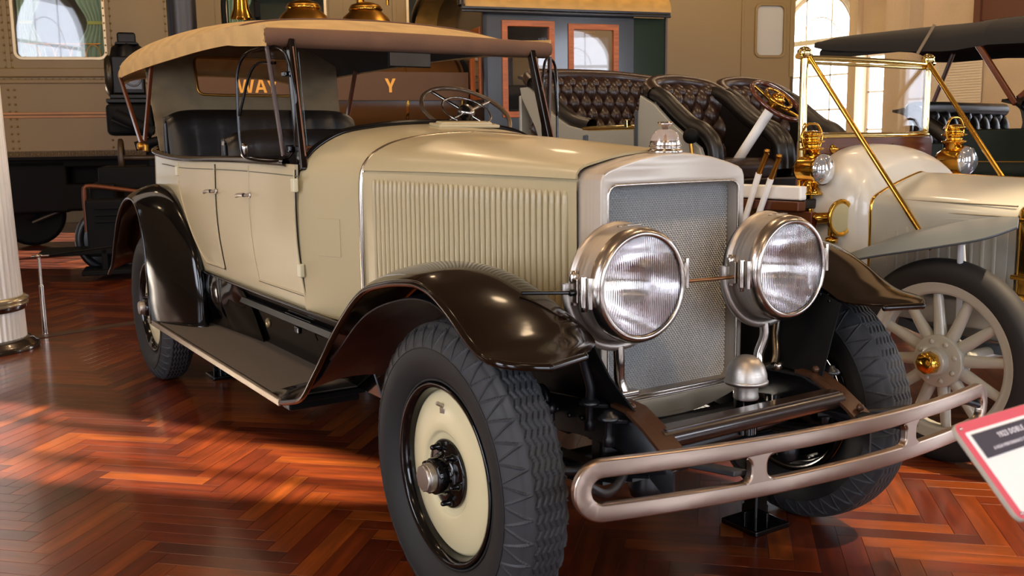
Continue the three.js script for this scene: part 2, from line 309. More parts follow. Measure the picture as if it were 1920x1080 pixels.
// --- body sections: [x (negative side), y] from sill over the top to the centre line
const stripSec = [[-0.508, 0.66], [-0.508, 0.863], [-0.507, 1.049], [-0.502, 1.235], [-0.493, 1.278], [-0.474, 1.308], [-0.45, 1.331], [-0.385, 1.364], [-0.313, 1.383], [-0.219, 1.397], [-0.097, 1.406], [0, 1.409]];
const cowlSec = [[-0.628, 0.69], [-0.648, 0.9], [-0.652, 1.1], [-0.64, 1.22], [-0.618, 1.29], [-0.578, 1.335], [-0.532, 1.368], [-0.431, 1.415], [-0.283, 1.441], [-0.13, 1.454], [0, 1.458]];
const frontSec = [[-0.3, 0.6], [-0.3, 0.9], [-0.3, 1.2], [-0.299, 1.255], [-0.295, 1.276], [-0.277, 1.291], [-0.22, 1.306], [-0.15, 1.321], [-0.06, 1.332], [0, 1.335]];
const full = (sec, n = 61) => mirX(resample(smoothLine(sec, 80).map((p) => [p[0], p[1]]), (n + 1) / 2));
{
  const a = full(cowlSec), b = full(stripSec), rows = [];
  for (let i = 0; i <= 12; i++) {
    const t = i / 12;
    rows.push(a.map((p, j) => { const q = b[j], zA = p[1] > 1.31 ? -1.42 - 0.28 * (p[1] - 1.31) : -1.42; return [lerp(p[0], q[0], t), lerp(p[1], q[1], t) + 0.006 * Math.sin(t * PI), lerp(zA, -1.1, t)]; }));
  }
  P('cowl', sheet(rows, 0.012), M.cream);
  P('hood_band', tube(b.map((p) => [p[0] * 1.004, p[1] * 1.001, -1.1]), 0.011, 120), M.nickel, 'bright nickel band round the back of the hood');
  // vent lid in front of the windshield
  P('cowl_vent', [mv(rot(box(0.3, 0.014, 0.1, 0, 0, 0, 0.006), 0.13), 0.09, 1.449, -1.33), mv(rot(box(0.25, 0.014, 0.06, 0, 0, 0, 0.006), 0.13), 0.09, 1.458, -1.335)], M.cream);
  // access flap on the cowl side
  P('access_flap', mv(rot(box(0.004, 0.15, 0.12, 0, 0, 0, 0.0015), 0, 0.42, 0.0), -0.5805, 1.01, -1.26), M.cream);
}
// --- hood: two top leaves and two sides with pressed louvers
for (const s of [-1, 1]) {
  const f = resample(smoothLine(frontSec, 80).filter((p) => p[1] > 1.25), 22), r = resample(smoothLine(stripSec, 80).filter((p) => p[1] > 1.268), 22), rows = [];
  for (let i = 0; i <= 10; i++) { const t = i / 10; rows.push(f.map((p, j) => [-s * lerp(p[0], r[j][0], t) * 0.999, lerp(p[1], r[j][1], t) + 0.004 * Math.sin(t * PI), lerp(0.0, -1.09, t)])); }
  P('hood_top', sheet(s < 0 ? rows.map((q) => q.slice()) : rows, s < 0 ? 0.008 : -0.008), M.cream);
  const side = part('hood_side', gridGeo(linspace(0.55, 1, 8).map((v) => linspace(0, 1, 12).map((t) => [s * lerp(0.3, 0.505, t), lerp(0.6, lerp(1.251, 1.268, t), (v - 0.55) / 0.45), lerp(0, -1.09, t)]))), M.cream, car);
  const ang = Math.atan2(0.205, 1.1), lg = lathe([[0, 0], [0.008, 0.006], [0.0105, 0.02], [0.0115, 0.3], [0.0115, 0.56], [0.0105, 0.585], [0.008, 0.6], [0, 0.605]], 'y', 0, 0, 0, 12);
  for (let i = 0; i < 38; i++) {
    const t = lerp(0.042, 0.93, i / 37), o = part('louver', lg, M.cream, side);
    o.position.set(s * (lerp(0.3, 0.505, t) + 0.001), lerp(0.62, 0.64, t), -1.09 * t); o.rotation.y = s * ang;
  }
}
for (const s of [-1, 1]) P('hood_ledge', sheet(linspace(0.005, 0.995, 12).map((t) => [[s * (lerp(0.3, 0.505, t) - 0.007), 1.225, lerp(0, -1.09, t)], [s * (lerp(0.3, 0.505, t) - 0.008), lerp(1.268, 1.285, t), lerp(0, -1.09, t)]]), 0.003 * s), M.cream);
P('hood_hinge', [tube([[0, 1.333, 0.0], [0, 1.374, -0.5], [0, 1.412, -1.09]], 0.008, 30), ...[0.12, 0.37, 0.62, 0.85].map((t) => box(0.05, 0.006, 0.02, 0, lerp(1.334, 1.412, t) + 0.004, -1.09 * t))], M.cream);
// --- radiator
{
  const outer = [[-0.293, 0.53], [0.293, 0.53], [0.293, 1.238], [0.291, 1.259], [0.283, 1.276], [0.266, 1.287], [0.218, 1.302], [0.147, 1.319], [0.06, 1.331], [0, 1.334], [-0.06, 1.331], [-0.147, 1.319], [-0.218, 1.302], [-0.266, 1.287], [-0.283, 1.276], [-0.291, 1.259], [-0.293, 1.238]];
  const hole = roundRect(-0.264, 0.594, 0.264, 1.243, 0.03, 6).reverse();
  const low = [[-0.288, 0.545]]; // curved foot of the apron
  const pts = []; for (let i = 0; i <= 14; i++) { const x = lerp(-0.293, 0.293, i / 14); pts.push([x, 0.505 + 0.055 * (x / 0.293) ** 2]); }
  P('radiator_shell', toCreasedNormals(mv(prism([...pts, ...outer.slice(2)], 0.13, 0.008, [hole], 4), 0, 0, -0.028), 0.25), M.shell, 'dull nickel radiator shell with low peaked top');
  P('radiator_apron', toCreasedNormals(mv(prism([...linspace(-0.262, 0.262, 15).map((x) => [x, 0.512 + 0.05 * (x / 0.288) ** 2]), [0.262, 0.578], [-0.262, 0.578]], 0.004, 0.0015), 0, 0, 0.1105), 0.3), S(0xa79f8e, 0.55, { metalness: 0.35, roughnessMap: brushTex }));
  P('shell_bead', [tube([...roundRect(-0.266, 0.596, 0.266, 1.241, 0.03, 6).map((p) => [p[0], p[1], 0.108])], 0.005, 160, true, 8), tube([[-0.266, 0.586, 0.112], [0.266, 0.586, 0.112]], 0.004, 4)], M.nickel);
  // honeycomb core: staggered rows of small cups, joined (too many and too small to pick apart)
  const back = box(0.54, 0.66, 0.01, 0, 0.92, 0.0565);
  P('radiator_core', back, S(0x83868a, 0.5, { metalness: 0.6 }));
  const cw = 0.0105 / 2, chh = 0.0135 / 2, cell = new THREE.BufferGeometry(), q = [[-cw, 0], [0, -chh], [cw, 0], [0, chh]], pos = [];
  for (let i = 0; i < 4; i++) { const a = q[i], b = q[(i + 1) % 4]; pos.push(a[0], a[1], 0, b[0], b[1], 0, 0, 0, 0.0055); }
  cell.setAttribute('position', new THREE.Float32BufferAttribute(pos, 3)); cell.computeVertexNormals();
  const nx = 50, ny = 97, im = finish(new THREE.InstancedMesh(cell, S(0xb4b6b6, 0.42, { metalness: 0.7 }), nx * ny)), mt = new THREE.Matrix4();
  for (let i = 0; i < nx; i++) for (let j = 0; j < ny; j++) im.setMatrixAt(j * nx + i, mt.makeTranslation(-0.262 + 0.0105 * (i + (j % 2 ? 0.5 : 0)) + 0.002, 0.598 + 0.00675 * j, 0.0615));
  im.name = 'honeycomb'; im.userData.kind = 'stuff'; car.add(im);
  // filler cap: clear dome with a winged top on a stepped collar
  const cap = P('filler_cap', lathe([[0, 1.326], [0.05, 1.328], [0.056, 1.334], [0.052, 1.342], [0.046, 1.345], [0.049, 1.35], [0.05, 1.356], [0, 1.358]], 'y', 0, 0, 0.055, 32), M.nickel, 'nickel filler cap with a glassy dome');
  part('dome', lathe([[0.045, 1.356], [0.045, 1.372], [0.04, 1.388], [0.03, 1.4], [0.015, 1.406], [0, 1.407]], 'y', 0, 0, 0.055, 32), S(0xfff4ee, 0.03, { transmission: 0.85, thickness: 0, ior: 1.5 }), cap);
  part('knob', [lathe([[0, 1.402], [0.012, 1.404], [0.011, 1.412], [0.021, 1.416], [0.024, 1.427], [0, 1.428]], 'y', 0, 0, 0.055, 20), lathe([[0.047, 1.353], [0.048, 1.36], [0.045, 1.37]], 'y', 0, 0, 0.055, 32)], M.nickel, cap);
  part('gauge', [lathe([[0, 1.357], [0.018, 1.36], [0.006, 1.372], [0.004, 1.388], [0, 1.39]], 'y', 0, 0, 0.055, 14)], M.brass, cap);
}
// --- tub: sides from the cowl to the rounded back
const belt = [[-4.05, 1.375], [-3.9, 1.355], [-3.6, 1.325], [-3.17, 1.308], [-2.5, 1.308], [-2.0, 1.306], [-1.36, 1.296]];
{
  const rows = [], sec = (y) => interp([[0.66, 0.608], [0.8, 0.632], [0.95, 0.65], [1.1, 0.655], [1.25, 0.651], [1.4, 0.646]], y)[0];
  const path = []; for (const z of linspace(-1.42, -3.75, 26)) path.push([1, z]);
  for (let i = 1; i <= 10; i++) { const a = i / 10 * PI / 2; path.push([1 - 0.3 * (1 - Math.cos(a)) / 1, -3.75 - 0.3 * Math.sin(a)]); }
  for (let i = 1; i <= 8; i++) path.push([lerp(0.7, -0.7, i / 8), -4.05]);
  for (let i = 9; i >= 0; i--) { const a = i / 10 * PI / 2; path.push([-(1 - 0.3 * (1 - Math.cos(a))), -3.75 - 0.3 * Math.sin(a)]); }
  for (const z of linspace(-3.75, -1.42, 26).slice(1)) path.push([-1, z]);
  for (const [k, z] of path) { const b = interp(belt, z)[0]; rows.push(linspace(0, 1, 14).map((v) => { const y = lerp(0.695, b, v); return [-k * sec(y), y, z]; })); }
  P('tub', sheet(rows, -0.014), M.cream);
  const edge = path.map(([k, z]) => [-k * 0.652, interp(belt, z)[0] + 0.006, z]);
  P('belt_roll', tube(edge.filter((p) => p[2] <= -1.44), 0.017, 160, false, 10), M.black, 'black padded roll along the top of the body');
  P('belt_line', [-1, 1].map((s) => tube(belt.map(([z, y]) => [s * 0.655, y - 0.045, z]).filter((p) => p[2] > -3.8), 0.0025, 60, false, 6)), S(0x3c3d2a, 0.5));
  P('floor_pan', box(1.2, 0.03, 2.9, 0, 0.62, -2.55), M.blackDull);
  // doors: raised skins with edge beads, hinges and handles
  const skin = (z0, z1, y0, curve) => { const r = []; for (const z of linspace(z0, z1, 14)) { const lo = curve ? curve(z) : y0; r.push(linspace(0, 1, 10).map((v) => { const y = lerp(lo, interp(belt, z)[0] - 0.02, v); return [-(sec(y) + 0.0045), y, z]; })); } return r; };
  for (const s of [-1, 1]) {
    for (const d of [{ z0: -1.41, z1: -2.0, hinge: -1.405, lock: -2.0 }, { z0: -2.53, z1: -3.24, hinge: -3.24, lock: -2.53, rear: true }]) {
      const lo = d.rear ? (z) => (z > -2.84 ? 0.765 : 0.765 + 0.42 * Math.pow((-2.84 - z) / 0.4, 1.5)) : null;
      const r = skin(d.z0, d.z1, 0.765, lo).map((q) => q.map((p) => [-s * p[0] * 1, p[1], p[2]]).map((p) => [p[0], p[1], p[2]]));
      const fix = r.map((q) => q.map((p) => [s * Math.abs(p[0]), p[1], p[2]]));
      const door = part('door', sheet(fix, s > 0 ? 0.006 : -0.006), M.cream, car);
      const out = [...fix.map((q) => q[0]), ...fix[fix.length - 1].slice(1, -1), fix[fix.length - 1][9]];
      part('edge_bead', [tube(fix.map((q) => q[0]), 0.0045, 40, false, 8), tube(fix[0].map((q) => [q[0], q[1], q[2] - 0.006]), 0.0045, 20, false, 8), tube(fix[13].map((q) => [q[0], q[1], q[2] + 0.006]), 0.0045, 20, false, 8)], M.cream, door);
      part('seal', [tube(fix[0].map((q) => [q[0] - s * 0.003, q[1], q[2] + 0.001]), 0.003, 20, false, 6), tube(fix[13].map((q) => [q[0] - s * 0.003, q[1], q[2] - 0.001]), 0.003, 20, false, 6), tube(fix.map((q) => [q[0][0] - s * 0.002, q[0][1] - 0.005, q[0][2]]), 0.003, 40, false, 6)], M.canvasIn, door, 'dark seal in the door gap');
      for (const y of d.rear ? [1.245, 0.955] : [1.215, 0.87]) part('hinge', box(0.022, 0.055, 0.036, s * (sec(y) + 0.008), y, d.hinge, 0.006), M.creamPale, door);
      part('handle', [rod([s * 0.655, 1.155, d.lock + 0.02], [s * 0.69, 1.155, d.lock + 0.02], 0.007), tube([[s * 0.69, 1.157, d.lock + 0.03], [s * 0.695, 1.155, d.lock - 0.03], [s * 0.69, 1.148, d.lock - 0.085]], 0.009, 12), lathe([[0.014, 0], [0.012, 0.006], [0, 0.008]], s > 0 ? 'x' : '-x', s * 0.66, 1.155, d.lock + 0.02, 14)], M.nickelDull, door);
    }
  }
}
// --- seats, wheel, gear inside
function bench(name, z, top, w, depth) {
  const seat = part(name, null, null, car), n = 8, rows = [];
  part('base', box(w, 0.35, depth, 0, 0.82, z + depth / 2 - 0.02, 0.05), M.leather, seat);
  for (let i = 0; i <= n * 10; i++) { const u = i / (n * 10), e = Math.pow(Math.abs(2 * u - 1), 10); rows.push(smoothLine([[0.99, 0.05], [1.2, 0.035], [top - 0.12, -0.02], [top - 0.03, -0.035], [top, -0.075], [top - 0.03, -0.13], [top - 0.3, -0.14]].map(([y, d]) => [lerp(-w / 2, w / 2, u), y - e * 0.05, z + d + (y > top - 0.04 ? 0.004 : 0.012) * Math.pow(Math.abs(Math.sin(u * n * PI)), 0.6) + 0.04]), 24)); }
  part('back', sheet(rows, 0.015), M.leather, seat);
  part('back_shell', box(w, top - 1.0, 0.04, 0, (top + 0.92) / 2, z - 0.09, 0.015), M.leather, seat);
}
bench('rear_seat', -3.66, 1.6, 1.2, 0.5); bench('front_seat', -2.55, 1.46, 1.16, 0.45);
{
  const w = P('steering_wheel', null); w.position.set(0.5, 1.53, -2.02); w.rotation.set(-0.98, 0, 0);
  part('rim', torus(0.235, 0.0115, 'z', 0, 0, 0, 60), S(0x6a5238, 0.25, { clearcoat: 0.6 }), w);
  part('spokes', [0, 1, 2, 3].map((i) => { const a = i * PI / 2 + 0.5; return rod([0.03 * Math.cos(a), 0.03 * Math.sin(a), 0], [0.225 * Math.cos(a), 0.225 * Math.sin(a), 0], 0.008); }), M.nickel, w);
  part('hub', [lathe([[0, -0.03], [0.045, -0.02], [0.045, 0.015], [0.03, 0.03], [0, 0.032]], 'z', 0, 0, 0, 20), torus(0.13, 0.005, 'z', 0, 0, 0.008, 40, 8)], M.nickel, w);
  part('column', rod([0, 0, -0.02], [0, 0, -0.5], 0.02), M.black, w);
}
P('dashboard', box(1.14, 0.14, 0.03, 0, 1.3, -1.52, 0.01), M.wood);
// --- windshield
{
  const zt = (y) => -1.42 - 0.28 * (y - 1.31), shield = P('windshield', null);
  const a = full(cowlSec).filter((p) => p[1] > 1.285).map((p) => [p[0] * 0.995, p[1] + 0.008, zt(p[1]) - 0.008]);
  part('gasket', tube(a, 0.013, 120, false, 10), M.black, shield);
  for (const s of [-1, 1]) part('post', [bar([s * 0.618, 1.27, -1.412], [s * 0.592, 1.80, zt(1.8)], 0.03, 0.045, 0.008), rod([s * 0.625, 1.30, -1.44], [s * 0.6, 1.79, zt(1.8) - 0.025], 0.008)], M.brownBlack, shield);
  for (const s of [-1, 1]) part('post_trim', rod([s * 0.615, 1.33, -1.385], [s * 0.596, 1.77, zt(1.77) + 0.028], 0.003), S(0x6a4028, 0.4), shield, 'thin copper line on the post');
  const up = a.map((p) => [p[0] * 0.985, p[1], p[2]]), pane = [up, up.map((p) => [lerp(-0.575, 0.575, (p[0] / 0.6 + 1) / 2), 1.79, zt(1.79)])];
  part('glass', sheet(pane, 0.006), M.glass, shield);
  const mir = P('rear_mirror', box(0.21, 0.066, 0.014, -0.03, 1.742, -1.6, 0.005), M.blackDull);
  part('mirror_glass', box(0.2, 0.056, 0.003, -0.03, 1.742, -1.5915), S(0x9aa4b4, 0.05, { metalness: 1 }), mir);
  part('arm', rod([-0.03, 1.78, -1.6], [-0.03, 1.82, -1.58], 0.007), M.nickel, mir);
  // side wings of glass in thin frames, each swung to its own angle
  for (const [s, ex, ez] of [[-1, -0.762, -1.752], [1, 0.75, -1.57]]) {
    const wing = P('wind_wing', null), bx = s * 0.63, bz = -1.5, at = (u, y, o = 0) => [lerp(bx, ex, u) + s * o, y, lerp(bz, ez, u)];
    const q = [[0.06, 1.75], [0.0, 1.34], [0.9, 1.325], [0.97, 1.345], [1, 1.6], [0.97, 1.68], [0.86, 1.735], [0.66, 1.76]].map(([u, y]) => at(u, y));
    part('frame', tube(q, 0.0065, 160, true, 8), M.black, wing);
    const N = 14, pane = linspace(0.02, 0.97, N).map((u) => [at(u, 1.333), at(u, u > 0.7 ? 1.755 - 0.12 * ((u - 0.7) / 0.27) ** 2 : 1.752)]);
    part('glass', sheet(pane, 0.004), M.glass, wing);
    part('stay', [bar(at(0.12, 1.33, 0.008), at(0.34, 1.775, 0.008), 0.014, 0.02, 0.004)], S(0x3a2318, 0.35), wing, 'brown upright stay');
    part('clip', [box(0.04, 0.02, 0.05, s * 0.62, 1.66, -1.53, 0.006), box(0.04, 0.03, 0.04, s * 0.63, 1.36, -1.5, 0.008)], M.black, wing);
    part('brace', [tube([at(0.96, 1.5, 0.006), at(0.6, 1.7, 0.006), at(0.2, 1.705, 0.006)].flatMap((p) => [p]), 0.006, 24)], M.black, wing);
  }
  for (const s of [-1, 1]) P('side_knob', lathe([[0, 0], [0.016, 0.01], [0.018, 0.05], [0.012, 0.065], [0, 0.068]], 'y', s * 0.655, 1.32, -2.04, 14), M.nickel);
}
// --- folding top
{
  const T = [[-4.78, 1.80, 0.61, 1.9], [-4.72, 1.83, 0.64, 1.98], [-4.55, 1.842, 0.665, 2.045], [-4.2, 1.848, 0.68, 2.085], [-3.7, 1.852, 0.685, 2.085], [-3.1, 1.85, 0.688, 2.06], [-2.5, 1.845, 0.69, 2.012], [-2.0, 1.828, 0.695, 1.95], [-1.7, 1.802, 0.7, 1.872], [-1.575, 1.79, 0.7, 1.838]];
  const row = (z, shrink = 0) => { const [yb, w, yc] = interp(T, z); const r = [], ys = lerp(yb, yc, 0.3); 
    const half = smoothLine([[-w, yb], [-w * 1.004, lerp(yb, ys, 0.6)], [-w * 0.975, ys + (yc - yb) * 0.14], [-w * 0.8, lerp(ys, yc, 0.62)], [-w * 0.45, lerp(ys, yc, 0.9)], [0, yc]], 18).map((p) => [p[0], p[1]]);
    return mirX(half).map((p) => [p[0], p[1] - shrink, z]); };
  const zs = [-4.78, -4.76, -4.72, -4.65, -4.55, -4.4, -4.2, -3.95, -3.7, -3.4, -3.1, -2.8, -2.5, -2.2, -2.0];
  const rear = zs.map((z) => row(z));
  rear.unshift(rear[0].map((p) => [p[0] * 0.99, p[1] - 0.03 , p[2] + 0.03]));
  P('top_rear', sheet(rear, 0.012), M.canvas);
  P('top_front', sheet(linspace(-2.0, -1.58, 8).map((z) => row(z, -0.003)), 0.014), M.canvas);
  P('top_seam', tube(row(-2.0, -0.006), 0.004, 100, false, 6), M.canvasBrown);
  // brown valance along the sides and the padded header
  const hd = []; for (const s of linspace(-1, 1, 60)) { const x = s * 0.702, e = 0; hd.push([[x, 1.785, -1.60 - 0.05 * e], [x, 1.788, -1.562 - 0.05 * e], [x, 1.81, -1.548 - 0.05 * e], [x, 1.824, -1.549 - 0.05 * e], [x, 1.83 + 0.006 * (1 - s * s), -1.558 - 0.05 * e], [x, 1.834 + 0.008 * (1 - s * s), -1.575 - 0.05 * e]]); }
  P('header', sheet(hd.map((q) => smoothLine(q, 14)), -0.012), M.canvasBrown, 'padded brown front edge of the top');
  P('header_piping', [tube(linspace(-1, 1, 20).map((s) => [s * 0.705, 1.816, -1.545 ]), 0.006, 60, false, 6), tube(linspace(-1, 1, 20).map((s) => [s * 0.705, 1.792, -1.556 ]), 0.005, 60, false, 6)], S(0x6a5040, 0.6));
  for (const s of [-1, 1]) P('side_valance', sheet(linspace(-1.55, -4.5, 24).map((z) => { const [yb, w] = interp(T, z), d = z > -2 ? 0.02 : 0.012; return linspace(0, 1, 5).map((v) => [s * (w + 0.004), yb + 0.065 - (0.065 + d) * v, z]); }), s > 0 ? -0.008 : 0.008), M.canvas);
  P('lining', sheet(linspace(-4.6, -1.64, 20).map((z) => row(z, 0.006).map((p) => [p[0] * 0.985, p[1], p[2]])), 0.006), M.canvasIn, 'black lining under the top');
  // back curtain with a long window
  const cw = roundRect(-0.32, 1.715, 0.32, 1.95, 0.035).reverse();
  const curtain = mv(prism([[-0.6, 1.35], [0.6, 1.35], [0.63, 1.92], [0.5, 2.0], [0.3, 2.06], [-0.3, 2.06], [-0.5, 2.0], [-0.63, 1.92]], 0.008, 0, [cw]), 0, 0, -4.08);
  rot(mv(curtain, 0, -1.35, 4.08), -0.25); mv(curtain, 0, 1.35, -3.87);
  const cu = P('back_curtain', curtain, M.curtain, 'tan rear curtain with a long window');
  const pane = prism(roundRect(-0.32, 1.715, 0.32, 1.95, 0.035), 0.004); rot(mv(pane, 0, -1.35, 0), -0.25); mv(pane, 0, 1.35, -3.87); part('window', pane, M.glass, cu);
  const fr = tube(roundRect(-0.323, 1.712, 0.323, 1.953, 0.037).map((p) => [p[0], p[1], 0.008]), 0.009, 120, true, 8); rot(mv(fr, 0, -1.35, 0), -0.25); mv(fr, 0, 1.35, -3.87); part('window_frame', fr, M.brassDull, cu);
  // irons and bows
  for (const s of [-1, 1]) {
    P('top_iron', [bar([s * 0.665, 1.385, -4.04], [s * 0.64, 1.87, -4.70], 0.02, 0.032, 0.005)], M.wood, 'reddish wooden rear bow');
    P('top_iron', [bar([s * 0.66, 1.42, -3.98], [s * 0.65, 1.86, -3.72], 0.02, 0.034, 0.005)], M.wood, 'reddish wooden middle bow');
    P('bow_socket', [lathe([[0.02, 0], [0.026, 0.01], [0.026, 0.035], [0.018, 0.045], [0, 0.046]], s > 0 ? 'x' : '-x', s * 0.65, 1.385, -4.04, 18), box(0.03, 0.05, 0.07, s * 0.655, 1.375, -4.0, 0.01)], M.brassDull);
  }
}
// --- frame, aprons and running boards
for (const s of [-1, 1]) {
  P('frame_rail', [sheet([[-4.4, 0.62], [-4.0, 0.66], [-3.6, 0.68], [-3.2, 0.62], [-2.8, 0.56], [-1, 0.56], [-0.3, 0.58], [0.15, 0.625], [0.32, 0.63], [0.42, 0.6], [0.5, 0.555], [0.545, 0.525]].map(([z, y]) => [[s * 0.4, y - 0.1, z], [s * 0.4, y, z], [s * 0.345, y + 0.002, z]].reverse()), 0.008 * s)], M.chassis);
  P('horn_iron', [sheet([[0.3, 0.645], [0.36, 0.64], [0.43, 0.607], [0.5, 0.565], [0.55, 0.53]].map(([z, y]) => [[s * 0.335, y, z], [s * 0.41, y, z]]), 0.01), ...[[0.35, 0.645], [0.52, 0.56]].map(([z, y]) => ball(0.012, s * 0.375, y + 0.005, z))], S(0x4a3020, 0.34, { metalness: 0.35, roughnessMap: blotTex }), 'worn coppery frame tip');
  // splash apron between sill and running board
  P('splash_apron', [sheet(linspace(-1.0, -3.25, 18).map((z) => [[s * 0.5, 0.4, z], [s * 0.535, 0.52, z], [s * 0.565, 0.6, z], [s * 0.6, 0.665, z], [s * 0.628, 0.7, z]]), 0.006 * s), ], M.black);
  P('sill_strip', tube([[s * 0.632, 0.697, -0.98], [s * 0.635, 0.7, -2], [s * 0.63, 0.71, -3.05]], 0.008, 30, false, 8), M.black);
  P('apron_fitting', [lathe([[0, 0], [0.022, 0.004], [0.026, 0.012], [0.02, 0.02], [0, 0.024]], s > 0 ? 'x' : '-x', s * 0.57, 0.55, -2.05, 20)], S(0x7a6a4c, 0.35, { metalness: 0.7 }));
  P('apron_fitting', [lathe([[0, 0], [0.022, 0.004], [0.026, 0.012], [0.02, 0.02], [0, 0.024]], s > 0 ? 'x' : '-x', s * 0.59, 0.6, -2.72, 20)], S(0x7a6a4c, 0.35, { metalness: 0.7 }));
  P('fender_apron', sheet(linspace(-2.32, -3.0, 22).map((z) => { const v = (z + 2.32) / -0.68, lump = (a, c, w) => a * Math.exp(-(((z - c) / w) ** 2)); return linspace(0, 1, 12).map((u) => { const bulge = 0.04 * Math.sin(PI * u) * Math.min(1, v * 2.2) - lump(0.02, -2.72, 0.03) * Math.sin(PI * u) + 0.0045 * Math.sin(z * 21 + u * 5) * Math.sin(PI * u); return [s * (lerp(0.52, 0.625, u ** 1.2) + 0.055 * v * (1 - u) + bulge), lerp(0.405, 0.705, u), z]; }); }), 0.004 * s), M.black, 'dented black apron ahead of the rear fender');
  P('tool_flap', [mv(rot(box(0.006, 0.09, 0.3, 0, 0, 0, 0.002), 0, 0, s * -0.35), s * 0.58, 0.6, -1.62), box(0.02, 0.03, 0.05, s * 0.595, 0.585, -1.62, 0.006)], M.black);
  const rb = P('running_board', [box(0.36, 0.022, 2.2, s * 0.655, 0.389, -2.3, 0.004), box(0.3, 0.05, 2.1, s * 0.63, 0.36, -2.3, 0.01)], M.blackDull);
  part('mat', box(0.325, 0.008, 2.15, s * 0.652, 0.402, -2.3, 0.002), M.rubberMat, rb, 'brown ribbed rubber mat');
  part('edge_trim', [box(0.016, 0.03, 2.2, s * 0.833, 0.393, -2.3, 0.005), box(0.012, 0.014, 2.16, s * 0.487, 0.404, -2.3, 0.003)], S(0x8f8271, 0.4, { metalness: 0.8 }), rb, 'dull metal edging');
}
// --- fenders
function fender(s, outer, innerX, outX, crest, thick, name, mat, inner) {
  // outer: path of [z, y] along the outer lip; crest: how far the crown stands above the chord; inner: [z,y] path (same parameter)
  const n = 90, o = smoothLine(outer.map((p) => [p[0], p[1], 0]), n), q = smoothLine(inner.map((p) => [p[0], p[1], 0]), n), rows = [];
  for (let i = 0; i < n; i++) {
    const a = [s * outX(i / (n - 1)), o[i][1], o[i][0]], b = [s * innerX(i / (n - 1)), q[i][1], q[i][0]], r = [];
    const i0 = Math.max(i - 1, 0), i1 = Math.min(i + 1, n - 1), tz = o[i1][0] - o[i0][0], ty = o[i1][1] - o[i0][1], L = Math.hypot(tz, ty), nz = -ty / L, ny = tz / L, c = crest(i / (n - 1));
    for (let j = 0; j <= 14; j++) { const t = j / 14, h = c * Math.pow(Math.sin(PI * Math.pow(1 - t, 0.75) ), 0.7); r.push([lerp(b[0], a[0], 1 - t), lerp(b[1], a[1], 1 - t) + h * ny, lerp(b[2], a[2], 1 - t) + h * nz]); }
    rows.push(r);
  }
  const p = P(name, sheet(rows, thick * s), mat);
  part('lip', [tube(rows.map((r) => [r[0][0], r[0][1] - 0.004, r[0][2]]), 0.011, 90, false, 8), tube(rows[n - 1].map((p) => [p[0], p[1] - 0.004, p[2]]), 0.011, 40, false, 8), ...[0, 14].map((k) => ball(0.0112, rows[n - 1][k][0], rows[n - 1][k][1] - 0.004, rows[n - 1][k][2], 1, 1, 1, 12))], mat, p);
  return [p, rows];
}
const frontLip = [[-1.32, 0.4], [-1.24, 0.393], [-1.12, 0.415], [-0.97, 0.465], [-0.82, 0.588], [-0.56, 0.815], [-0.39, 0.925], [-0.24, 0.966], [-0.11, 0.985], [-0.02, 0.99], [0.06, 0.976], [0.124, 0.95], [0.185, 0.918], [0.244, 0.882], [0.285, 0.862], [0.325, 0.849], [0.39, 0.842], [0.47, 0.836]];
const frontIn = [[-1.3, 0.41], [-1.22, 0.43], [-1.12, 0.49], [-1.0, 0.59], [-0.88, 0.69], [-0.7, 0.8], [-0.5, 0.89], [-0.3, 0.945], [-0.15, 0.962], [-0.03, 0.96], [0.07, 0.945], [0.15, 0.925], [0.22, 0.9], [0.28, 0.878], [0.32, 0.858], [0.345, 0.848], [0.39, 0.843], [0.43, 0.838]];
const rearLip = [[-3.315, 0.4], [-3.322, 0.46], [-3.335, 0.55], [-3.342, 0.68], [-3.37, 0.85], [-3.43, 0.985], [-3.52, 1.055], [-3.64, 1.085], [-3.77, 1.075], [-3.93, 1.025], [-4.08, 0.93], [-4.22, 0.78], [-4.35, 0.63], [-4.5, 0.55]];
const rearIn = [[-2.95, 0.4], [-2.95, 0.46], [-2.95, 0.55], [-2.97, 0.68], [-3.02, 0.8], [-3.14, 0.93], [-3.28, 1.03], [-3.42, 1.09], [-3.57, 1.12], [-3.73, 1.11], [-3.9, 1.06], [-4.06, 0.96], [-4.2, 0.81], [-4.33, 0.66], [-4.48, 0.57]];
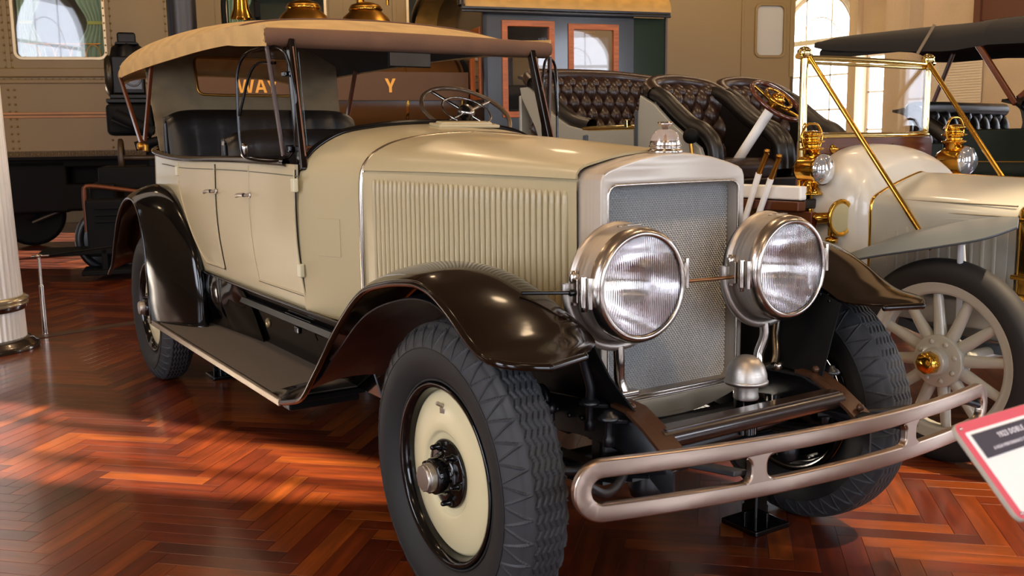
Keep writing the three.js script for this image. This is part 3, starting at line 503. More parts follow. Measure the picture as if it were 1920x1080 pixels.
for (const s of [-1, 1]) {
  const [ff] = fender(s, frontLip, (t) => (t > 0.94 ? 0.497 + 0.1 * ((t - 0.94) / 0.06) ** 2 : 0.497), (t) => (t > 0.94 ? 0.83 - 0.1 * ((t - 0.94) / 0.06) ** 2.2 : 0.83), (t) => 0.055 * Math.max(0, Math.sin(PI * Math.min(1, t * 0.94 + 0.06))) ** 0.6, 0.006, 'front_fender', M.brownBlack, frontIn);
  part('inner_skirt', [sheet([[-0.95, 0.63, 0.58], [-0.6, 0.84, 0.58], [-0.3, 0.945, 0.585], [0.0, 0.955, 0.62], [0.2, 0.9, 0.635], [0.34, 0.845, 0.625]].map(([z, y, f], i) => [[s * 0.5, y, z], [s * 0.45, lerp(y, f, 0.45), z + i * 0.002], [s * 0.37, f, z + i * 0.008]]), 0.005)], M.blackDull, ff);
  { const U = [[-0.98, 0.48, 0.5], [-0.85, 0.55, 0.58], [-0.7, 0.66, 0.68], [-0.45, 0.83, 0.82], [-0.2, 0.915, 0.9], [0.0, 0.935, 0.91], [0.15, 0.89, 0.89], [0.26, 0.845, 0.86]];
    part('undercoat', sheet(linspace(-0.98, 0.26, 30).map((z) => { const [yo, yi] = interp(U, z); return linspace(0, 1, 9).map((t) => [s * lerp(0.5, 0.805, t), lerp(yi, yo, t) + 0.02 * Math.sin(PI * t), z]); }), 0.004), M.navyDull, ff, 'matt blue-black underside'); }
  part('inner_ridge', [...Array(26)].map((_, i) => { const t = i / 25, z = lerp(-0.62, 0.3, t), y = interp([[-0.62, 0.85], [-0.5, 0.91], [-0.3, 0.965], [-0.15, 0.985], [0.0, 0.982], [0.15, 0.95], [0.3, 0.88]], z)[0]; return box(0.012, 0.012, 0.012, s * 0.49, y - 0.03, z, 0.004); }), M.black, ff);
  fender(s, rearLip.slice().reverse(), () => 0.62, () => 0.835, (t) => 0.05 + 0.055 * Math.max(0, Math.min(1, (t - 0.5) * 3)), 0.006, 'rear_fender', M.black, rearIn.slice().reverse());
}
// --- wheels (outward is +x in wheel space)
const tireGeo = (() => {
  const N = 288, prof = [[-0.05, 0.262], [-0.075, 0.285], [-0.092, 0.325], [-0.096, 0.35], [-0.0945, 0.368]];
  const side = lathe(prof.map((p) => [p[1], p[0]]), 'x', 0, 0, 0, 96), side2 = lathe(prof.slice().reverse().map((p) => [p[1], -p[0]]), 'x', 0, 0, 0, 96);
  // lettering-less rings on the sidewall
  return [join([side, side2, torus(0.272, 0.004, 'x', 0.066, 0, 0, 96, 6), torus(0.366, 0.002, 'x', -0.0945, 0, 0, 96, 6), torus(0.366, 0.002, 'x', 0.0945, 0, 0, 96, 6)])];
})()[0];
const treadGeo = (() => {
  const N = 1080, base = [[-0.0945, 0.367], [-0.0925, 0.378], [-0.088, 0.39], [-0.0835, 0.399], [-0.079, 0.408], [-0.072, 0.419], [-0.063, 0.428], [-0.052, 0.4335], [-0.03, 0.4375], [0, 0.439]], full_ = [...base, ...base.slice(0, -1).reverse().map((p) => [-p[0], p[1]])];
  const line = smoothLine(full_.map((p) => [p[0], p[1], 0]), 81), rows = [];
  const zig = (p) => Math.abs((p % 1 + 1) % 1 - 0.5) * 2;      // 0..1 triangle
  for (let i = 0; i <= N; i++) {
    const a = i / N * 2 * PI, ph = i / N * 42, r = [];
    for (const p of line) {
      const x = p[0]; let d = 0;
      const wob = 0.009 * (zig(ph * 1.5) - 0.5);
      for (const g of [-0.036, -0.018, 0, 0.018, 0.036]) { const e = Math.abs(x - g - wob) / 0.0032; if (e < 1) d -= 0.008 * (1 - e * e); }
      const ax = Math.abs(x);
      if (ax > 0.049) {                                    // shoulder: thin ridges in zigzag over a sunk ground
        const t = Math.min(1, (0.436 - p[1]) / 0.069 * 0.75 + (ax - 0.049) / 0.0455 * 0.25), u = zig(ph + (x > 0 ? 0 : 0.5)), e = Math.abs(u - t) / 0.075;
        d -= 0.0105 * Math.min(1, t * 8) * (e < 1 ? e * e * (3 - 2 * e) : 1) * (t > 0.9 ? (1 - t) / 0.1 : 1);
      }
      r.push([x, (p[1] + d) * Math.cos(a), (p[1] + d) * Math.sin(a)]);
    }
    rows.push(r);
  }
  return gridGeo(rows);
})();
const discGeo = lathe([[0.241, 0.026], [0.238, 0.034], [0.23, 0.04], [0.19, 0.052], [0.15, 0.058], [0.128, 0.059], [0.12, 0.054], [0.116, 0.045], [0.06, 0.045]], 'x', 0, 0, 0, 72);
const rimGeo = [lathe([[0.225, -0.06], [0.24, -0.07], [0.262, -0.074], [0.266, -0.066], [0.252, -0.05], [0.244, -0.02], [0.244, 0.02], [0.252, 0.05], [0.266, 0.066], [0.262, 0.074], [0.25, 0.07], [0.243, 0.05], [0.238, 0.028]], 'x', 0, 0, 0, 72)];
const innerGeo = [lathe([[0, -0.03], [0.21, -0.04], [0.225, -0.06], [0.205, -0.085], [0.2, -0.1], [0.19, -0.105], [0.08, -0.11], [0.06, -0.13], [0, -0.14]], 'x', 0, 0, 0, 64)];
const hubGeo = [lathe([[0.098, 0.045], [0.1, 0.052], [0.096, 0.058], [0.07, 0.062], [0.058, 0.066], [0.054, 0.075], [0.052, 0.1], [0.046, 0.106], [0, 0.108]], 'x', 0, 0, 0, 48)];
const capGeo = [lathe([[0.041, 0.1], [0.041, 0.122], [0.038, 0.124]], 'x', 0, 0, 0, 32), lathe([[0.0395, 0.122], [0.0395, 0.131], [0.036, 0.134], [0, 0.134]], 'x', 0, 0, 0, 8)];
const lugGeo = [lathe([[0.013, 0], [0.013, 0.012], [0.009, 0.014], [0.008, 0.03], [0.005, 0.034], [0, 0.035]], 'x', 0.056, 0, 0, 8)];
for (const [s, z] of [[-1, 0], [1, 0], [-1, -3.6], [1, -3.6]]) {
  const w = P('wheel', null); w.position.set(s * 0.71, 0.4387, z); w.rotation.y = s < 0 ? PI : 0;
  part('tire', tireGeo, M.rubber, w); part('tread', treadGeo, M.tread, w, 'worn grey zigzag tread'); part('disc', discGeo, M.wheelCream, w); part('rim', rimGeo, M.black, w); part('brake_drum', innerGeo, M.black, w);
  part('hub', hubGeo, M.black, w); part('hub_cap', capGeo, M.nickelDull, w);
  const turn = z ? 0.9 : 0.35;
  for (let i = 0; i < 6; i++) { const a = i / 6 * 2 * PI + turn, l = part('lug_nut', lugGeo, M.black, w); l.position.set(0, 0.08 * Math.cos(a), 0.08 * Math.sin(a)); }
  part('valve', [rod([0.045, 0.19, 0.02], [0.07, 0.205, 0.022], 0.006), box(0.004, 0.045, 0.03, 0.0525, 0.165, 0.02, 0.002)], M.nickelDull, w);
}
// --- axle, springs, tie rod
P('front_axle', [rod([-0.56, 0.4, 0], [0.56, 0.4, 0], 0.026), box(0.9, 0.06, 0.05, 0, 0.375, 0, 0.012), ...[-1, 1].map((s) => rod([s * 0.575, 0.3, 0.0], [s * 0.575, 0.52, 0.0], 0.03)), ...[-1, 1].map((s) => lathe([[0, 0.24], [0.02, 0.25], [0.035, 0.262], [0.04, 0.3], [0.03, 0.33]], 'y', s * 0.545, 0, 0.1, 16))], M.chassis);
P('track_rod', [rod([-0.52, 0.34, -0.13], [0.52, 0.34, -0.13], 0.014), tube([[-0.5, 0.47, 0.12], [-0.52, 0.46, 0.2], [-0.1, 0.44, 0.24], [0.3, 0.42, 0.24]], 0.018, 30)], M.chassis);
for (const s of [-1, 1]) P('leaf_spring', [...Array(6)].map((_, i) => { const L = 0.5 - i * 0.065; return sheet(linspace(-L, L, 14).map((z) => { const y = 0.43 + 0.33 * z * z - i * 0.011; return [[s * 0.355, y, z + 0.02], [s * 0.405, y, z + 0.02]]; }), 0.009); }), M.chassis);
for (const s of [-1, 1]) P('shock_link', [rod([s * 0.47, 0.6, 0.1], [s * 0.47, 0.36, 0.1], 0.011), lathe([[0, 0], [0.045, 0.004], [0.05, 0.03], [0, 0.034]], s > 0 ? 'x' : '-x', s * 0.41, 0.6, -0.02, 24), rod([s * 0.45, 0.6, -0.02], [s * 0.47, 0.61, 0.1], 0.012), ball(0.018, s * 0.47, 0.605, 0.1), ball(0.02, s * 0.47, 0.37, 0.1)], M.chassis);
for (const s of [-1, 1]) P('clamp_bolt', [[0.29, 0.655], [0.375, 0.63]].map(([z, y]) => [lathe([[0, -0.08], [0.016, -0.078], [0.016, -0.055], [0.01, -0.05], [0.01, -0.01], [0.026, -0.006], [0.03, 0], [0.024, 0.008], [0.014, 0.012], [0.012, 0.02], [0, 0.022]], 'y', s * 0.452, y, z - 0.03, 12), bar([s * 0.452, y - 0.004, z - 0.03], [s * 0.4, y - 0.012, z - 0.02], 0.012, 0.028)]), M.chassis);
for (const s of [-1, 1]) P('lamp_strut', tube([[s * 0.49, 0.82, 0.27], [s * 0.47, 0.76, 0.265], [s * 0.455, 0.7, 0.268], [s * 0.452, 0.66, 0.262]], 0.013, 20), M.chassis);
P('rivet', [...Array(7)].flatMap((_, i) => [-1, 1].map((s) => ball(0.008, s * 0.405, 0.6 - 0.006 * (i % 2) - 0.02, -0.2 + i * 0.06, 1, 1, 1, 8))), M.chassis);
P('front_cross_tube', [rod([-0.36, 0.578, 0.45], [0.36, 0.578, 0.45], 0.027, 0.027, 24), box(0.7, 0.012, 0.05, 0, 0.602, 0.44, 0.004)], S(0x2a1b12, 0.3, { clearcoat: 1, clearcoatRoughness: 0.1 }));
P('cross_member', [box(0.72, 0.09, 0.06, 0, 0.47, 0.17, 0.015), box(0.68, 0.02, 0.2, 0, 0.5, 0.2, 0.006), ...[-0.2, -0.08, 0.2].map((x) => lathe([[0, 0], [0.02, 0.002], [0.02, 0.015], [0, 0.018]], 'y', x, 0.51, 0.24, 6)), tube([[-0.3, 0.48, 0.3], [0, 0.5, 0.34], [0.3, 0.5, 0.3]], 0.016, 20)], M.chassis);
P('radiator_drain', [lathe([[0, 0.28], [0.02, 0.285], [0.022, 0.3], [0.05, 0.315], [0.06, 0.35], [0.055, 0.4], [0.04, 0.42], [0.04, 0.48]], 'y', -0.19, 0, 0.2, 16), rod([-0.13, 0.46, 0.24], [-0.13, 0.34, 0.22], 0.02)], M.chassis);
P('under_tray', box(0.6, 0.02, 1.6, 0, 0.47, -0.85), M.blackDull);
P('rear_axle', [rod([-0.62, 0.43, -3.6], [0.62, 0.43, -3.6], 0.045), ball(0.15, 0, 0.43, -3.6)], M.chassis);
P('exhaust_box', box(0.5, 0.2, 1.4, 0, 0.45, -2.3, 0.05), M.blackDull);
// --- domed intake
{
  const d = P('intake_dome', [lathe([[0, 0.737], [0.02, 0.735], [0.039, 0.724], [0.053, 0.705], [0.06, 0.682], [0.0615, 0.664]].reverse(), 'y', 0.065, 0, 0.35, 36), lathe([[0.036, 0.65], [0.064, 0.652], [0.065, 0.66], [0.0615, 0.664]], 'y', 0.065, 0, 0.35, 36)], M.nickelDull, 'satin nickel dome on a short pipe');
  part('collar', lathe([[0.036, 0.605], [0.038, 0.61], [0.036, 0.62], [0.036, 0.64], [0.039, 0.65]], 'y', 0.065, 0, 0.35, 32), M.nickelDull, d);
  part('pipe', lathe([[0.035, 0.5], [0.035, 0.607]], 'y', 0.065, 0, 0.35, 32), M.black, d);
}
// --- headlights
for (const s of [-1, 1]) {
  const h = P('headlight', null); h.position.set(s * 0.3, 0.972, 0);
  part('shell', [lathe([[0, 0.09], [0.06, 0.1], [0.12, 0.13], [0.155, 0.165], [0.166, 0.19]], 'z', 0, 0, 0, 64)], M.black, h, 'black back bowl');
  part('drum', [lathe([[0.160, 0.186], [0.171, 0.188], [0.174, 0.194], [0.171, 0.2], [0.166, 0.203], [0.165, 0.21], [0.165, 0.278]], 'z', 0, 0, 0, 72)], M.nickelDull, h);
  part('rim', [lathe([[0.165, 0.278], [0.164, 0.292], [0.158, 0.306], [0.15, 0.313], [0.143, 0.314], [0.139, 0.309]], 'z', 0, 0, 0, 72)], M.nickel, h);
  part('reflector', [lathe([[0.001, 0.15], [0.05, 0.163], [0.09, 0.195], [0.12, 0.24], [0.138, 0.3]], 'z', 0, 0, 0, 64)], M.reflector, h);
  part('bulb', [ball(0.018, 0, 0, 0.2), lathe([[0.012, 0.15], [0.012, 0.185]], 'z', 0, 0, 0, 16)], S(0xf4f0e8, 0.1, { transmission: 0.7, thickness: 0 }), h);
  // ribbed glass: vertical flutes pressed in a shallow dome
  const rows = []; for (let i = 0; i <= 120; i++) { const x = lerp(-0.1405, 0.1405, i / 120), yy = Math.sqrt(Math.max(0, 0.1407 ** 2 - x * x)), r = []; for (let j = 0; j <= 24; j++) { const y = lerp(-yy, yy, j / 24); r.push([x, y, 0.3085 + 0.007 * (1 - (x * x + y * y) / 0.02) + 0.0011 * Math.cos(x / 0.0072 * 2 * PI)]); } rows.push(r); }
  part('lens', (() => { const f = rows, k = rows.map((r) => r.map((p) => [p[0], p[1], 0.3035 + 0.007 * (1 - (p[0] * p[0] + p[1] * p[1]) / 0.02)])); return join([gridGeo(f), gridGeo(k.map((r) => r.slice().reverse())), gridGeo([k.map((r) => r[0]), f.map((r) => r[0])]), gridGeo([f.map((r) => r[24]), k.map((r) => r[24])])]); })(), M.lens, h);
  part('clamp', [lathe([[0, -0.045], [0.012, -0.045], [0.012, 0.02], [0.014, 0.022], [0.014, 0.04], [0.008, 0.042], [0.008, 0.05], [0, 0.05]], 'y', -0.17, -0.002, 0.215, 12), box(0.02, 0.07, 0.03, -0.172, -0.005, 0.23, 0.004), lathe([[0, -0.06], [0.009, -0.06], [0.009, -0.048], [0.012, -0.046], [0.012, 0.036], [0, 0.038]], 'y', -0.172, 0, 0.262, 12), lathe([[0, -0.05], [0.008, -0.05], [0.008, 0.034], [0, 0.034]], 'y', -0.168, 0, 0.285, 10)], M.nickel, h);
  part('clamp', [box(0.014, 0.07, 0.025, 0.166, 0.02, 0.29, 0.004), lathe([[0, -0.04], [0.007, -0.04], [0.007, 0.045], [0, 0.046]], 'y', 0.168, 0.02, 0.3, 10)], M.nickel, h);
  part('fork', tube(linspace(PI * 0.98, 2 * PI - 0.2, 30).map((a) => [0.186 * Math.cos(a), 0.186 * Math.sin(a), 0.2]), 0.014, 60, false, 10), M.nickelDull, h);
  part('stem', tube([[0, -0.185, 0.2], [0.002, -0.23, 0.2], [-s * 0.012, -0.29, 0.19], [-s * 0.02, -0.33, 0.2]].map((p) => p), 0.0165, 30), M.nickel, h);
  part('bracket', [tube([[s * 0.13, -0.19, 0.14], [s * 0.1, -0.25, 0.16], [s * 0.06, -0.3, 0.2], [s * 0.03, -0.325, 0.22]], 0.013, 20), box(0.13, 0.018, 0.03, 0, -0.33, 0.205, 0.006), lathe([[0, -0.02], [0.018, -0.02], [0.018, 0.005], [0, 0.006]], 'y', s * 0.05, -0.325, 0.215, 16)], M.nickel, h);
  part('top_plate', [box(0.05, 0.003, 0.02, 0.02, 0.1655, 0.235, 0.001), box(0.012, 0.003, 0.008, -0.03, 0.163, 0.24, 0.001)], M.nickel, h);
}
P('lamp_tie_rod', [rod([-0.14, 0.958, 0.23], [0.135, 0.952, 0.23], 0.0055)], M.copperSteel);
for (const s of [-1, 1]) P('fender_rod', [rod([s * 0.62, 0.968, 0.18], [s * 0.47, 0.962, 0.24], 0.0055), lathe([[0.006, 0], [0.01, 0.004], [0.01, 0.02], [0.006, 0.024]], 'x', s * 0.49 - 0.012, 0.963, 0.235, 12)], M.black);
// --- bumper: slotted bar bent round the front
{
  const zc = (x) => 0.75 - 0.15 * x * x, yc = (x, y) => y - 0.016 - 0.03 * x, hw = 0.0215, hd = 0.0125, mid = roundRect(-0.78, 0.526, 0.78, 0.632, 0.052, 14);
  const path = []; mid.forEach((p, i) => { const q = mid[(i + 1) % mid.length], n = Math.max(1, Math.round(Math.hypot(q[0] - p[0], q[1] - p[1]) / 0.03)); for (let k = 0; k < n; k++) path.push([lerp(p[0], q[0], k / n), lerp(p[1], q[1], k / n)]); });
  const sec = roundRect(-hw, -hd, hw, hd, 0.006, 4), N = path.length, rows = path.map((p, i) => { const a = path[(i + N - 1) % N], b = path[(i + 1) % N], L = Math.hypot(b[0] - a[0], b[1] - a[1]), tx = (b[0] - a[0]) / L, ty = (b[1] - a[1]) / L, sl = -0.3 * p[0], k = Math.hypot(1, sl);
    return sec.map(([u, v]) => { const x = p[0] + ty * u - sl / k * v, y = p[1] - tx * u; return [x, yc(p[0], y), zc(p[0] + ty * u) + v / k]; }); });
  const bp = P('bumper', toCreasedNormals(gridGeo(rows, true, true), 0.35), M.bumper, 'nickel bumper with three long slots');
  for (const s of [-1, 1]) { const o = []; for (let i = 0; i <= 8; i++) { const t = i / 8 * PI / 2; o.push([0.025 + 0.022 * (1 - Math.cos(t)), 0.03 - 0.022 + 0.022 * Math.sin(t)]); } const q = [...o, ...o.slice().reverse().map((p) => [-p[0], p[1]]), ...o.map((p) => [-p[0], -p[1]]), ...o.slice().reverse().map((p) => [p[0], -p[1]])];
    part('bumper_post', rot(prism(q, 0.013, 0.006, [], 4).translate(0, 0, -0.0065), 0, s * 0.09).translate(s * 0.3, yc(s * 0.3, 0.579), zc(0.3)), M.bumper, bp); }
  for (const s of [-1, 1]) { P('bumper_iron', bar([s * 0.38, 0.53, 0.4], [s * 0.34, 0.56, zc(0.34) - 0.012], 0.05, 0.014), M.chassis); P('bumper_stay', tube([[s * 0.39, 0.5, 0.35], [s * 0.55, 0.53, 0.52], [s * 0.7, 0.56, 0.64], [s * 0.765, 0.57 - 0.03 * s, 0.66]], 0.011, 24), M.chassis); }
}
P('spare_rack', [box(0.9, 0.04, 0.3, 0, 0.62, -4.35, 0.01), box(0.7, 0.5, 0.3, 0, 0.95, -4.25, 0.06)], M.black);
// --- two stands that carry the car
for (const [x, z, lab] of [[0.475, 0.02, 'black square-footed steel stand under the front axle of the cream car'], [-0.42, -3.42, 'black square-footed steel stand beside the near rear wheel of the cream car']]) {
  const t = thing('axle_stand', lab, 'stand', [x, 0, z], 0);
  part('foot', box(0.17, 0.022, 0.17, 0, 0.011, 0, 0.006), M.black, t);
  part('post', [box(0.06, 0.3, 0.06, 0, 0.16, 0, 0.008), box(0.1, 0.014, 0.08, 0, 0.315, 0, 0.004)], M.black, t);
  part('gusset', [box(0.12, 0.05, 0.012, 0, 0.04, 0, 0.003), box(0.012, 0.05, 0.12, 0, 0.04, 0, 0.003)], M.black, t);
}
// ================================================================ the old locomotive behind (local x along its length, front at x = 0, near side at z = 0, centre line z = -1.1)
const font = await new FontLoader().loadAsync('fonts/droid/droid_sans_bold.typeface.json');
function letters(text, size, depth) { const g = new TextGeometry(text, { font, size, depth, curveSegments: 6, bevelEnabled: false }); g.computeBoundingBox(); return g; }
const olive = S(0x7a6126, 0.5, { clearcoat: 0.3, clearcoatRoughness: 0.35 });
const orangeWood = S(0xc96c22, 0.4, { map: rep(grainTex, 1, 3) }), cabBlack = S(0x15171b, 0.24, { clearcoat: 0.8, clearcoatRoughness: 0.1 });
{
  const t = thing('steam_locomotive', 'old black steam locomotive with brass domes, bell and wooden-framed cab windows behind the cars', 'locomotive', [0.1308, 0, -8.6618], -14 * PI / 180), p = (n, g, m, l) => part(n, g, m, t, l), zc = -1.1;
  p('boiler', [lathe([[0.3, 0.35], [0.5, 0.36], [0.52, 0.4], [0.5, 0.44], [0.5, 4.0]], 'x', 0, 1.95, zc, 48), lathe([[0, 0.33], [0.3, 0.34], [0.32, 0.36]], 'x', 0, 1.95, zc, 40)], S(0x54340f, 0.3, { clearcoat: 0.5, clearcoatRoughness: 0.15 }), 'dark brown jacketed boiler');
  for (const x of [0.46, 1.2, 2.2, 3.25, 3.95]) p('boiler_band', lathe([[0.503, -0.02], [0.508, -0.015], [0.508, 0.015], [0.503, 0.02]], 'x', x, 1.95, zc, 48), M.brass);
  const nm = part('name_board', [box(3.6, 0.34, 0.02, 2.2, 2.075, -0.52, 0.004)], S(0x54340f, 0.6), t, 'brown board with gold lettering');
  let lx = 1.235; for (const ch of ['W', 'A', 'Y']) { const g = letters(ch, 0.15, 0.01); part('letter', mv(g, lx, 1.99, -0.508), S(0xd8952a, 0.35, { metalness: 0.3 }), nm); lx += (g.boundingBox ? 0 : 0) + (ch === 'W' ? 0.2 : ch === 'A' ? 0.135 : 0.2); }
  part('letter', mv(letters('Y', 0.165, 0.01), 2.95, 2.0, -0.508), S(0xd8952a, 0.35, { metalness: 0.3 }), nm);
  p('smokestack', [lathe([[0.22, 2.35], [0.18, 2.45], [0.165, 2.6], [0.165, 3.7], [0.24, 3.75], [0.24, 3.82], [0.15, 3.83]], 'y', 0.69, 0, zc, 36)], S(0x1b1a20, 0.35));
  const dome = (x, d) => { const q = p('dome', [lathe([[0.34, 2.3], [0.33, 2.62], [0.355, 2.68], [0.355, 2.74], [0.34, 2.82], [0.28, 2.94], [0.19, 3.02], [0.185, 3.05], [0.2, 3.06], [0.18, 3.09], [0.1, 3.12], [0, 3.125]], 'y', x, 0, zc, 48)], M.brassDull); part('cap', lathe([[0.2, 3.02], [0.215, 3.04], [0.19, 3.06]], 'y', x, 0, zc, 40), M.brass, q); if (d) part('whistle', [lathe([[0.05, 3.12], [0.05, 3.35], [0.035, 3.4], [0, 3.41]], 'y', x - 0.06, 0, zc, 20), rod([x, 3.2, zc], [x + 0.3, 3.22, zc], 0.022), rod([x + 0.28, 3.1, zc], [x + 0.28, 3.24, zc], 0.02)], M.brass, q); };
  dome(2.1, 0); dome(2.86, 1);
  const bell = p('bell', lathe([[0.13, 2.88], [0.125, 2.9], [0.095, 2.98], [0.08, 3.1], [0.06, 3.18], [0, 3.2]], 'y', 1.36, 0, zc + 0.1, 32), M.brass, 'brass bell in a black yoke');
  part('yoke', [tube([[1.56, 2.5, zc + 0.1], [1.55, 2.95, zc + 0.1], [1.5, 3.2, zc + 0.1], [1.36, 3.26, zc + 0.1], [1.2, 3.2, zc + 0.1], [1.17, 2.5, zc + 0.1]], 0.03, 40), box(0.07, 0.2, 0.1, 1.54, 2.98, zc + 0.12, 0.02)], M.blackDull, bell);
  // box headlamp
  const hl = p('headlamp', [box(0.34, 0.42, 0.4, 0.07, 2.2, zc + 0.1, 0.02), box(0.4, 0.05, 0.46, 0.06, 1.96, zc + 0.1, 0.012), box(0.46, 0.05, 0.52, 0.05, 1.91, zc + 0.1, 0.012), lathe([[0.2, 2.4], [0.17, 2.52], [0.13, 2.55], [0.13, 2.57]], 'y', 0.07, 0, zc + 0.1, 4), box(0.2, 0.13, 0.2, 0.07, 2.62, zc + 0.1, 0.03), box(0.24, 0.03, 0.24, 0.07, 2.56, zc + 0.1, 0.01)], S(0x08080a, 0.4, { specularIntensity: 0.5 }), 'black box headlamp with chimney');
  part('lens_ring', [lathe([[0.2, 0.0], [0.23, 0.01], [0.235, 0.05], [0.2, 0.08]], '-x', -0.1, 2.2, zc + 0.1, 40), lathe([[0, 0.03], [0.2, 0.025]], '-x', -0.1, 2.2, zc + 0.1, 40)], S(0x3a3428, 0.3, { metalness: 0.6 }), hl);
  part('side_panel', [box(0.22, 0.26, 0.01, 0.1, 2.17, zc + 0.305, 0.004), torus(0.08, 0.012, 'z', 0.12, 2.16, zc + 0.312, 30)], S(0x46474f, 0.3), hl);
  p('smokebox_saddle', [box(0.7, 0.6, 0.7, 0.55, 1.2, zc, 0.05), box(0.5, 0.35, 0.6, 0.06, 1.7, zc + 0.1, 0.05), rod([-0.1, 1.75, zc + 0.5], [0.3, 1.55, zc + 0.5], 0.07), rod([0.1, 1.4, zc + 0.5], [0.5, 1.5, zc + 0.5], 0.05)], M.blackDull);
  p('hand_wheel', [torus(0.19, 0.03, 'x', -0.06, 1.27, zc + 0.35, 40, 10), ...[0, 1, 2].map((i) => { const a = i * PI / 3; return rod([-0.06, 1.27 - 0.18 * Math.cos(a), zc + 0.35 - 0.18 * Math.sin(a)], [-0.06, 1.27 + 0.18 * Math.cos(a), zc + 0.35 + 0.18 * Math.sin(a)], 0.015); }), rod([-0.06, 1.27, zc + 0.35], [0.4, 1.27, zc + 0.35], 0.03)], S(0x3a2a18, 0.4));
  p('pipe', tube([[-0.42, 0.5, -0.05], [-0.42, 0.93, -0.05], [-0.41, 0.975, -0.05], [-0.37, 0.985, -0.05], [0.2, 0.9, -0.05], [0.5, 0.86, -0.1]], 0.024, 60), S(0x6a3a20, 0.4, { metalness: 0.5 }), 'coppery handrail pipe');
  p('cylinder', [lathe([[0, 0], [0.2, 0.005], [0.22, 0.02], [0.22, 0.6], [0.2, 0.615], [0, 0.62]], 'x', -0.1, 0.62, -0.2, 32), box(0.45, 0.6, 0.35, -0.18, 0.55, 0.02, 0.03), ...[0, 1, 2].map((i) => box(0.3, 0.02, 0.02, -0.16, 0.62 + i * 0.07, 0.21, 0.004))], M.blackDull);
  p('step', [box(0.75, 0.05, 0.5, -0.5, 0.3, -0.05, 0.01), box(0.75, 0.05, 0.5, -0.1, 0.09, 0.05, 0.01), box(0.06, 0.25, 0.4, -0.25, 0.2, 0, 0.01)], M.blackDull);
  p('frame', [box(6.6, 0.25, 1.3, 3.0, 1.05, zc, 0.02), box(0.25, 0.3, 1.9, -0.25, 0.85, zc, 0.02)], M.blackDull);
  for (const x of [1.7, 3.5]) for (const z of [-0.35, -1.85]) p('driving_wheel', [torus(0.7, 0.06, 'z', x, 0.76, z, 60, 12), lathe([[0, -0.06], [0.12, -0.06], [0.12, 0.06], [0, 0.06]], 'z', x, 0.76, z, 24), ...[...Array(12)].map((_, i) => { const a = i * PI / 6; return rod([x, 0.76, z], [x + 0.68 * Math.cos(a), 0.76 + 0.68 * Math.sin(a), z], 0.03); })], S(0x2a1410, 0.35));
  for (const x of [-0.2, 0.7]) p('leading_wheel', [torus(0.33, 0.05, 'z', x, 0.38, -0.35, 40), lathe([[0, -0.03], [0.3, -0.02], [0.3, 0.02], [0, 0.03]], 'z', x, 0.38, -0.35, 30)], M.chassis);
  // cab: panelled side with sash windows, front wall with an arched roof
  const cab = p('cab', null, null, 'black wooden cab with orange window frames');
  const cw = [[4.27, 1.68, 4.94, 2.82], [5.12, 1.68, 5.79, 2.80]], holes = cw.map((q) => [[q[0], q[1]], [q[0], q[3]], [q[2], q[3]], [q[2], q[1]]]);
  part('side', mv(prism([[4.04, 1.2], [6.0, 1.2], [6.0, 3.0], [4.04, 3.0]], 0.06, 0, holes), 0, 0, -0.06), cabBlack, cab); part('side', mv(prism([[4.04, 1.2], [6.0, 1.2], [6.0, 3.0], [4.04, 3.0]], 0.06, 0, holes), 0, 0, -2.14), cabBlack, cab);
  for (const q of cw) {
    const s = part('window_sash', mv(prism([[q[0], q[1]], [q[2], q[1]], [q[2], q[3]], [q[0], q[3]]], 0.05, 0.006, [roundRect(q[0] + 0.07, q[1] + 0.07, q[2] - 0.07, q[3] - 0.07, 0.01, 2).reverse()]), 0, 0, -0.035), orangeWood, cab);
    part('pane', box(q[2] - q[0] - 0.12, q[3] - q[1] - 0.12, 0.006, (q[0] + q[2]) / 2, (q[1] + q[3]) / 2, -0.02), M.shinyGlass, s);
  }
  part('front_wall', [mv(prism([[-2.14, 1.2], [0, 1.2], [0, 3.0], ...linspace(0, PI, 16).map((a) => [-1.07 + 1.07 * Math.cos(a), 3.0 + 0.36 * Math.sin(a)]), [-2.14, 3.0]], 0.05, 0, [[[-0.55, 1.9], [-0.55, 2.75], [-0.12, 2.75], [-0.12, 1.9]], [[-2.0, 1.9], [-2.0, 2.75], [-1.6, 2.75], [-1.6, 1.9]]]).rotateY(-PI / 2), 4.09, 0, 0)], cabBlack, cab);
  for (const [a, b] of [[-0.55, -0.12], [-2.0, -1.6]]) part('window_sash', mv(prism([[a, 1.9], [b, 1.9], [b, 2.75], [a, 2.75]], 0.05, 0.005, [[[a + 0.06, 1.96], [a + 0.06, 2.69], [b - 0.06, 2.69], [b - 0.06, 1.96]]]).rotateY(-PI / 2), 4.08, 0, 0), orangeWood, cab);
  part('roof', sheet(linspace(3.75, 6.45, 8).map((x) => linspace(-0.06, PI + 0.06, 25).map((a) => [x, 2.975 + 0.42 * Math.sin(a), -1.07 + 1.2 * Math.cos(a)])), 0.05), S(0xc79a4e, 0.5, { map: rep(canvasTex, 2) }), cab, 'cream canvas roof');
  part('eave', [box(2.7, 0.07, 0.05, 5.1, 2.955, 0.1, 0.01), box(2.7, 0.03, 0.04, 5.1, 2.9, 0.12, 0.01), tube(linspace(0, PI, 24).map((a) => [3.74, 2.95 + 0.42 * Math.sin(a), -1.07 + 1.22 * Math.cos(a)]), 0.045, 60)], cabBlack, cab);
  part('rear_screen', [box(0.44, 0.75, 0.012, 6.22, 2.52, -0.03)], S(0x26382a, 0.12, { transmission: 0.35, thickness: 0 }), cab, 'dark green glass side screen');
